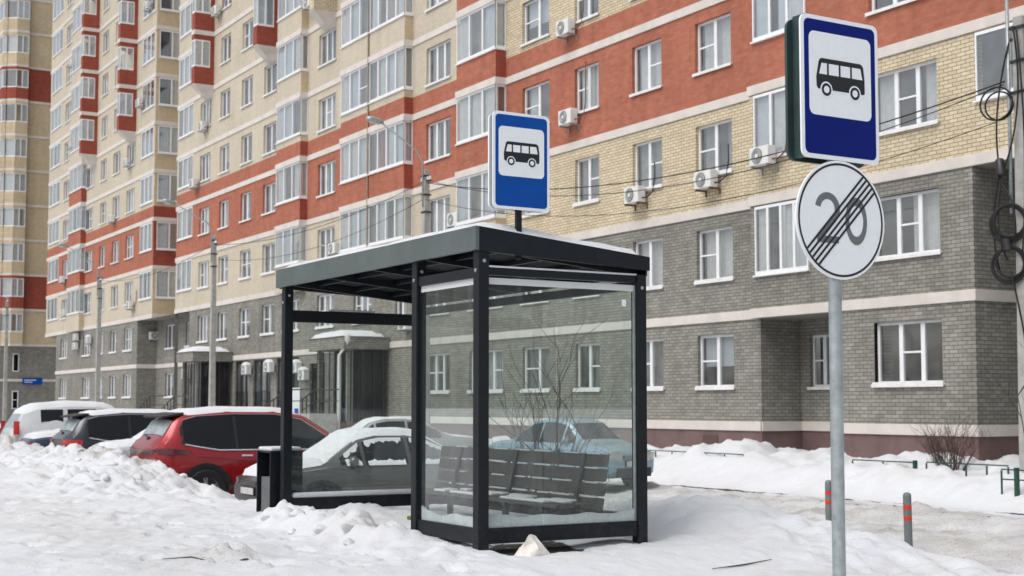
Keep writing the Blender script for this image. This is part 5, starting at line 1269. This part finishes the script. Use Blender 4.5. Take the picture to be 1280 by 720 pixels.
RB = Frame((25.7, 0, 0), (0, -1, 0), (-1, 0, 0))
for F, u, v, lab, k in (
 (FR, -27.7, 8.17, 'white air conditioner on yellow brick directly left of the big blue bus sign', dict()),
 (FS, -30.4, 7.95, 'white air conditioner under the yellow-brick window nearest the big signs', dict(rust=True)),
 (FS, -33.76, 7.96, 'white air conditioner on yellow brick above the right end of the shelter roof', dict(rust=True)),
 (FS, -37.37, 10.94, 'white air conditioner on red brick between windows, just right of the shelter sign', dict(hose=2)),
 (FS, -37.5, 13.88, 'white air conditioner just above the red storey with a long cable, top middle', dict(hose=2)),
 (FS, -44.95, 8.5, 'white air conditioner on cream wall just over the shelter roof, left of its sign', dict()),
 (FS, -55.9, 8.5, 'white air conditioner on cream wall peeping over the left part of the shelter roof', dict(hose=0)),
 (FN(24.5, 86.6), .85, 6.05, 'white air conditioner on the dark side wall above the left entrance', dict(hose=0)),
 (FS, -71.98, 22.9, 'small white air conditioner high on cream wall, right of the topmost red bay', dict(hose=2)),
 (FS, -85.0, 26.4, 'white air conditioner at the very top edge beside the tan balcony stack', dict()),
 (FS, -74.0, 16.97, 'white air conditioner under the window below the red bay, in the middle of the block', dict()),
 (FS, -75.4, 14.0, 'white air conditioner on cream brick just above the red storey, left part', dict()),
 (FS, -104.3, 26.9, 'tiny white air conditioner beside the upper far left balcony stack', dict(hose=0)),
 (FS, -86.35, 20.57, 'white air conditioner just left of the tan corner balconies', dict()),
 (FS, -103.9, 20.76, 'tiny white air conditioner under the red bay at the far left', dict(hose=0)),
 (FS, -89.0, 17.22, 'white air conditioner below a window under the left red bay corbel', dict()),
 (FS, -92.43, 13.99, 'white air conditioner on cream wall above the left red storey', dict(hose=0)),
 (FS, -105.9, 10.99, 'tiny white air conditioner on the red storey, far left', dict(hose=0)),
 (FS, -87.7, 7.98, 'white air conditioner on cream wall below a window, left of the lowest tan balcony', dict()),
 (FS, -104.9, 8.5, 'tiny white air conditioner on the lowest cream storey, far left', dict(hose=0)),
 (FS, -59.0, 20.1, 'white air conditioner at the top edge beside the cream balcony stack', dict()),
 (FS, -101.5, 5.9, 'lower of two stacked white air conditioners on grey brick, far left', dict(hose=0)),
 (FS, -101.4, 6.55, 'upper of two stacked white air conditioners on grey brick, far left', dict(hose=0)),
 (FS, -97.7, 6.2, 'snow-capped white air conditioner in front of a grey-brick window, far left', dict(hose=0, snowcap=True)),
 (FS, -76.0, 3.45, 'snow-capped white air conditioner left of the left entrance', dict(hose=0, snowcap=True)),
 (FS, -66.4, 3.5, 'snow-capped air conditioner between the shop windows, above the red car roof', dict(hose=0, snowcap=True)),
 (FS, -63.3, 3.55, 'snow-capped air conditioner on the shop front, just left of the left shelter post', dict(hose=0, snowcap=True)),
 (FS, -59.9, 3.45, 'upper snow-capped air conditioner just right of the left shelter post', dict(hose=0, snowcap=True)),
 (FS, -59.0, 3.1, 'lower snow-capped air conditioner by the right-hand entrance', dict(hose=0, snowcap=True)),
 (FS, -49.0, 4.9, 'white air conditioner on grey brick seen through the open side of the shelter', dict(hose=0))):
    ac(F, u, v, lab, **k)

# ================================================================ small things in the yard
def bollard(x, y, lean, label):
    t = thing('bollard', label, 'bollard', (x, y, -.12), 'bollards beside the yard road')
    m = MB(); m.lathe([(0, .0), (.052, .0), (.052, .73), (.045, .755), (.02, .77), (0, .772)], (0, 0, 0), (0, 0, 1), 18); m.build('post', mat('bollard_grey', (.14, .155, .16), .5, var=.2, vscale=9), t, smooth=True, auto=50, local=True)
    for z in (.42, .56):
        m = MB(); m.lathe([(.0525, 0), (.0535, .0), (.0535, .055), (.0525, .055)], (0, 0, z), (0, 0, 1), 18); m.build('reflective_band', M['reflector'], t, smooth=True, auto=40, local=True)
    t.rotation_euler = (0, R(lean), R(30))
bollard(13.40, 12.72, -3.5, 'leaning grey bollard with two red bands, right of the sign post')
bollard(14.55, 15.35, 0, 'upright grey bollard with two red bands, just left of the sign post')
def rail(x, y0, y1, zt, label, step=.9, thick=(), mid=False):
    t = thing('low_fence', label, 'fence', (x, (y0 + y1) / 2, .2), 'low green garden fences')
    m = MB(); m.box(x - .012, x + .012, y0, y1, zt - .024, zt)
    if mid: m.box(x - .012, x + .012, y0, y1, zt - .2, zt - .176)
    m.build('rail', M['green'], t)
    n = max(1, int((y1 - y0) / step))
    for k in range(n + 1):
        y = y0 + (y1 - y0) * k / n; r_ = .034 if k in thick else .013
        m = MB(); m.box(x - r_, x + r_, y - r_, y + r_, .0, zt + (.03 if k in thick else -.031)); m.build('post', M['green'], t)
rail(21.5, 25.5, 29.6, .60, 'low green fence rail sticking out of the snow, right of the shelter', .62)
rail(21.5, 20.2, 21.95, .60, 'low green fence with one stout post beside the sign post', .85, thick=(0,))
rail(21.5, 17.9, 19.9, .62, 'low green fence in front of the brown bush at the building corner', .5)
rail(20.6, 16.3, 17.3, .60, 'low green fence at the foot of the cable pole, far right', .33, thick=(2,), mid=True)
def shrub(x, y, h, n, label, m_, name='bush', spread=.55, seed=1, thick=.012, z=None):
    rnd = random.Random(seed); t = thing(name, label, 'bush', (x, y, gz(x, y) if z is None else z)); z0 = t.location.z
    trunk, tw = MB(), MB()
    def grow(mb, p, d, L_, r, lev):
        pts = [p]; q = p.copy(); dd = d.copy(); k = 4
        for i in range(k):
            dd = (dd + Vector((rnd.gauss(0, .13), rnd.gauss(0, .13), rnd.gauss(.05, .06)))).normalized(); q = q + dd * (L_ / k); pts.append(q.copy())
        mb.tube(pts, [r * (1 - .16 * i) for i in range(k + 1)], 4 if r < .006 else 5, cap=False)
        if lev > 0:
            for i in range(2 + lev):
                a = pts[rnd.randint(1, k)]; nd = (dd + Vector((rnd.gauss(0, .55), rnd.gauss(0, .55), rnd.gauss(.15, .25)))).normalized(); grow(tw, a, nd, L_ * rnd.uniform(.45, .7), r * .55, lev - 1)
    for i in range(n):
        a = rnd.uniform(0, 6.28); o = Vector((math.cos(a), math.sin(a), 0)) * rnd.uniform(0, spread * .35)
        d = Vector((math.cos(a) * spread * rnd.uniform(.2, 1), math.sin(a) * spread * rnd.uniform(.2, 1), 1)).normalized(); grow(trunk, Vector((x, y, z0 - .1)) + o, d, h * rnd.uniform(.45, .75), thick, 2)
    trunk.build('stem', m_, t, smooth=True, fix=False); tw.build('twig', m_, t, smooth=True, fix=False)
shrub(22.3, 20.0, 1.15, 46, 'dense brown leafless bush against the building plinth', M['twig'], spread=.75, seed=4, thick=.008)
shrub(9.4, 15.0, 2.45, 11, 'tall thin bare shrub seen through the glass behind the bench', M['twiggrey'], spread=.27, seed=15, thick=.014, z=-.1)
# sapling branches in front of the cable pole
shrub(21.3, 17.15, 3.6, 2, 'thin bare sapling at the right edge in front of the cable pole', M['twiggrey'], name='sapling', spread=.12, seed=12, thick=.016)
# entrance railings, advertising board, street plate
def handrail(y0, z0, y1, z1, y2, x, label):
    t = thing('handrail', label, 'handrail', (x, y1, 1.0), 'black handrails at the entrances')
    for dx in (0, 1.25):
        m = MB(); m.tube([(x + dx, y0, z0), (x + dx, y1, z1), (x + dx, y2, z1)], .03, 7); m.tube([(x + dx, y0, z0 - .45), (x + dx, y1, z1 - .45), (x + dx, y2, z1 - .45)], .02, 6); m.build('rail', M['iron'], t)
        m = MB(); n = 6
        for k in range(n + 1):
            f = k / n; y = y0 + (y1 - y0) * f; z = z0 + (z1 - z0) * f; m.box(x + dx - .02, x + dx + .02, y - .02, y + .02, 0, z - .03)
        m.build('baluster', M['iron'], t)
    m = MB(); m.hexa([(x + .05, y0, -.1), (x + 1.2, y0, -.1), (x + 1.2, y1, -.1), (x + .05, y1, -.1), (x + .05, y0, z0 - .98), (x + 1.2, y0, z0 - .98), (x + 1.2, y1, z1 - .95), (x + .05, y1, z1 - .95)]); m.box(x + .05, x + 1.2, min(y1, y2), max(y1, y2), -.1, z1 - .95); m.build('ramp', M['concrete'], t)
handrail(74.8, 1.2, 71.7, 2.2, 68.8, 21.0, 'black handrail of the ramp at the left entrance, above the dark estate')
handrail(55.6, 1.6, 52.9, 2.35, 50.6, 21.0, 'black handrail of the steps at the right-hand entrance, seen through the shelter')
t = thing('notice_board', 'pale blank notice board standing by the right-hand entrance', 'notice board', (22.0, 54.8, .3))
m = MB(); m.box(21.98, 22.02, 53.9, 55.7, .75, 2.45); m.build('panel', M['signwhite'], t, bevel=.01)
m = MB(); m.box(21.965, 21.979, 54.0, 54.4, 1.2, 1.6); m.build('blue_patch', M['blue2'], t)
m = MB()
for y in (54.0, 55.6): m.box(22.021, 22.07, y - .03, y + .03, 0, 2.4)
m.build('leg', M['iron'], t)
t = thing('street_nameplate', 'small blue street nameplate on the grey base of the far tower', 'street sign', (25.5, 120.9, 3.7))
FTn = FN(0, 120.94)
c0 = 24.7
m = MB(); m.fbox(FTn, c0, c0 + 1.6, 3.45, 4.0, 0, .03); m.build('plate', M['blue2'], t)
m = MB(); m.fbox(FTn, c0 + .15, c0 + 1.1, 3.77, 3.83, .03, .034); m.fbox(FTn, c0 + .15, c0 + .8, 3.6, 3.65, .03, .034); m.build('lettering_line', M['signwhite'], t)
# loose lumps of snow
M['snowdirty'] = mat('old_snow', (.64, .615, .575), .8, var=.2, vscale=7, bump=.4, bscale=30)
t = MB(); zb = gz(5.95, 9.75) - .03
t.add([(5.82, 9.80, zb), (5.86, 9.62, zb), (6.13, 9.62, zb), (6.20, 9.80, zb), (5.90, 9.72, zb + .13), (5.96, 9.71, zb + .20), (6.02, 9.73, zb + .185), (5.97, 9.80, zb + .14), (5.99, 9.63, zb + .08)],
      [(0, 1, 4), (1, 8, 5, 4), (1, 2, 8), (8, 2, 6, 5), (2, 3, 6), (3, 7, 6), (7, 3, 0), (7, 0, 4), (4, 5, 6, 7), (0, 3, 2, 1)])
o_ = t.build('snow_lump', M['snowdirty'], smooth=True)
bm = bmesh.new(); bm.from_mesh(o_.data); bmesh.ops.triangulate(bm, faces=bm.faces); bmesh.ops.subdivide_edges(bm, edges=bm.edges, cuts=5, use_grid_fill=True)
for v in bm.verts:
    p = v.co * 9; q = v.co * 26
    v.co += Vector((noise.noise(p), noise.noise(p + Vector((7, 0, 0))), .8 * noise.noise(p + Vector((0, 9, 0))))) * .032 + Vector((noise.noise(q), noise.noise(q + Vector((3, 0, 0))), noise.noise(q + Vector((0, 5, 0))))) * .009
bm.to_mesh(o_.data); bm.free(); o_.data.polygons.foreach_set('use_smooth', [True] * len(o_.data.polygons)); o_.data.set_sharp_from_angle(angle=R(38)); tag(o_, 'pointed dirty block of snow beside the foot of the near shelter post', 'snow lump')
for i, (x, y, s_) in enumerate(((5.05, 11.2, .085), (5.0, 11.75, .07), (5.12, 12.6, .08), (4.9, 12.15, .05), (5.0, 13.1, .05), (4.9, 10.9, .05))):
    chunk('snow_lump', x, y, s_, 'rounded clod of shovelled snow in front of the shelter opening', 'clods shovelled before the shelter', .75, i + 20)
for i in range(26):
    rnd = random.Random(i + 70); y = rnd.uniform(18, 33); x = rnd.gauss(6.15, .45)
    chunk('snow_lump', x, y, rnd.uniform(.04, .09), 'broken clod of snow on the ploughed bank before the cars', 'clods on the snow bank', .75, i + 50)
# scraps showing on the snow
t = MB(); t.tube([(3.32, 10.92, gz(3.32, 10.92) + .004), (3.45, 10.6, gz(3.45, 10.6) + .006), (3.60, 10.35, gz(3.6, 10.35) + .002), (3.72, 10.12, gz(3.72, 10.12) + .012), (3.84, 10.2, gz(3.84, 10.2) + .01)], [.003, .006, .004, .007, .003], 6)
tag(t.build('fallen_branch', M['asphalt'], smooth=True), 'thin dark broken branch lying on the snow at the bottom left', 'branch')
t = MB(); t.tube([(7.05, 8.75, gz(7.05, 8.75) + .01), (7.4, 8.78, gz(7.4, 8.78) + .012), (7.75, 8.85, gz(7.75, 8.85) + .012)], [.003, .007, .003], 6)
tag(t.build('fallen_branch', M['asphalt'], smooth=True), 'thin dark stick on the trodden snow right of the shelter', 'branch')
t = MB(); t.tube([(6.5, 13.0, gz(6.5, 13.0) + .03), (6.65, 12.85, gz(6.65, 12.85) + .035), (6.85, 12.7, gz(6.85, 12.7) + .03)], [.02, .035, .012], 7)
tag(t.build('plastic_bottle', mat('green_plastic', (.12, .17, .03), .3), smooth=True), 'green plastic bottle lying on the snow inside the shelter', 'bottle')
# ================================================================ camera, light
cd = bpy.data.cameras.new('camera'); co = bpy.data.objects.new('camera', cd); COL.objects.link(co)
cd.sensor_fit = 'HORIZONTAL'; cd.sensor_width = 36; cd.lens = 36 * 1750 / 1280; cd.shift_y = 30 / 1280; cd.clip_end = 3000
th = math.atan(116 / 1750); yw = R(30.8)
co.location = (0, 0, 1.75); co.rotation_euler = (R(90) + th, 0, -yw)
cd.dof.use_dof = True; cd.dof.focus_distance = 10.2; cd.dof.aperture_fstop = 4.5
SC.camera = co
w = bpy.data.worlds.new('World'); SC.world = w; w.use_nodes = True; nt = w.node_tree
bg = nt.nodes['Background']; sk = nt.nodes.new('ShaderNodeTexSky'); sk.sky_type = 'NISHITA'; sk.sun_disc = False
EL, AZ = 57, 259      # sun elevation and compass azimuth (clockwise from +Y)
sk.sun_elevation = R(EL); sk.sun_rotation = R(AZ); sk.air_density = 1.2; sk.dust_density = 4.5; sk.ozone_density = 1.0
hs = nt.nodes.new('ShaderNodeHueSaturation'); hs.inputs['Saturation'].default_value = .42
nt.links.new(sk.outputs[0], hs.inputs['Color']); nt.links.new(hs.outputs[0], bg.inputs['Color']); bg.inputs['Strength'].default_value = .13
sl = bpy.data.lights.new('sun', 'SUN'); so = bpy.data.objects.new('sun', sl); COL.objects.link(so)
sl.energy = .95; sl.angle = R(40); sl.color = (1, .985, .965)
d = -Vector((math.sin(R(AZ)) * math.cos(R(EL)), math.cos(R(AZ)) * math.cos(R(EL)), math.sin(R(EL))))
so.rotation_euler = d.to_track_quat('-Z', 'Y').to_euler(); so.location = (-20, 10, 40)
vs_ = SC.view_settings; vs_.view_transform = 'Standard'; vs_.look = 'None'; vs_.gamma = 1; vs_.exposure = .28
try: vs_.use_curve_mapping = False
except Exception: pass
SC.cycles.max_bounces = 8; SC.cycles.transparent_max_bounces = 16; SC.cycles.glossy_bounces = 3; SC.cycles.diffuse_bounces = 3
SC.cycles.caustics_reflective = False; SC.cycles.caustics_refractive = False; SC.cycles.use_denoising = True
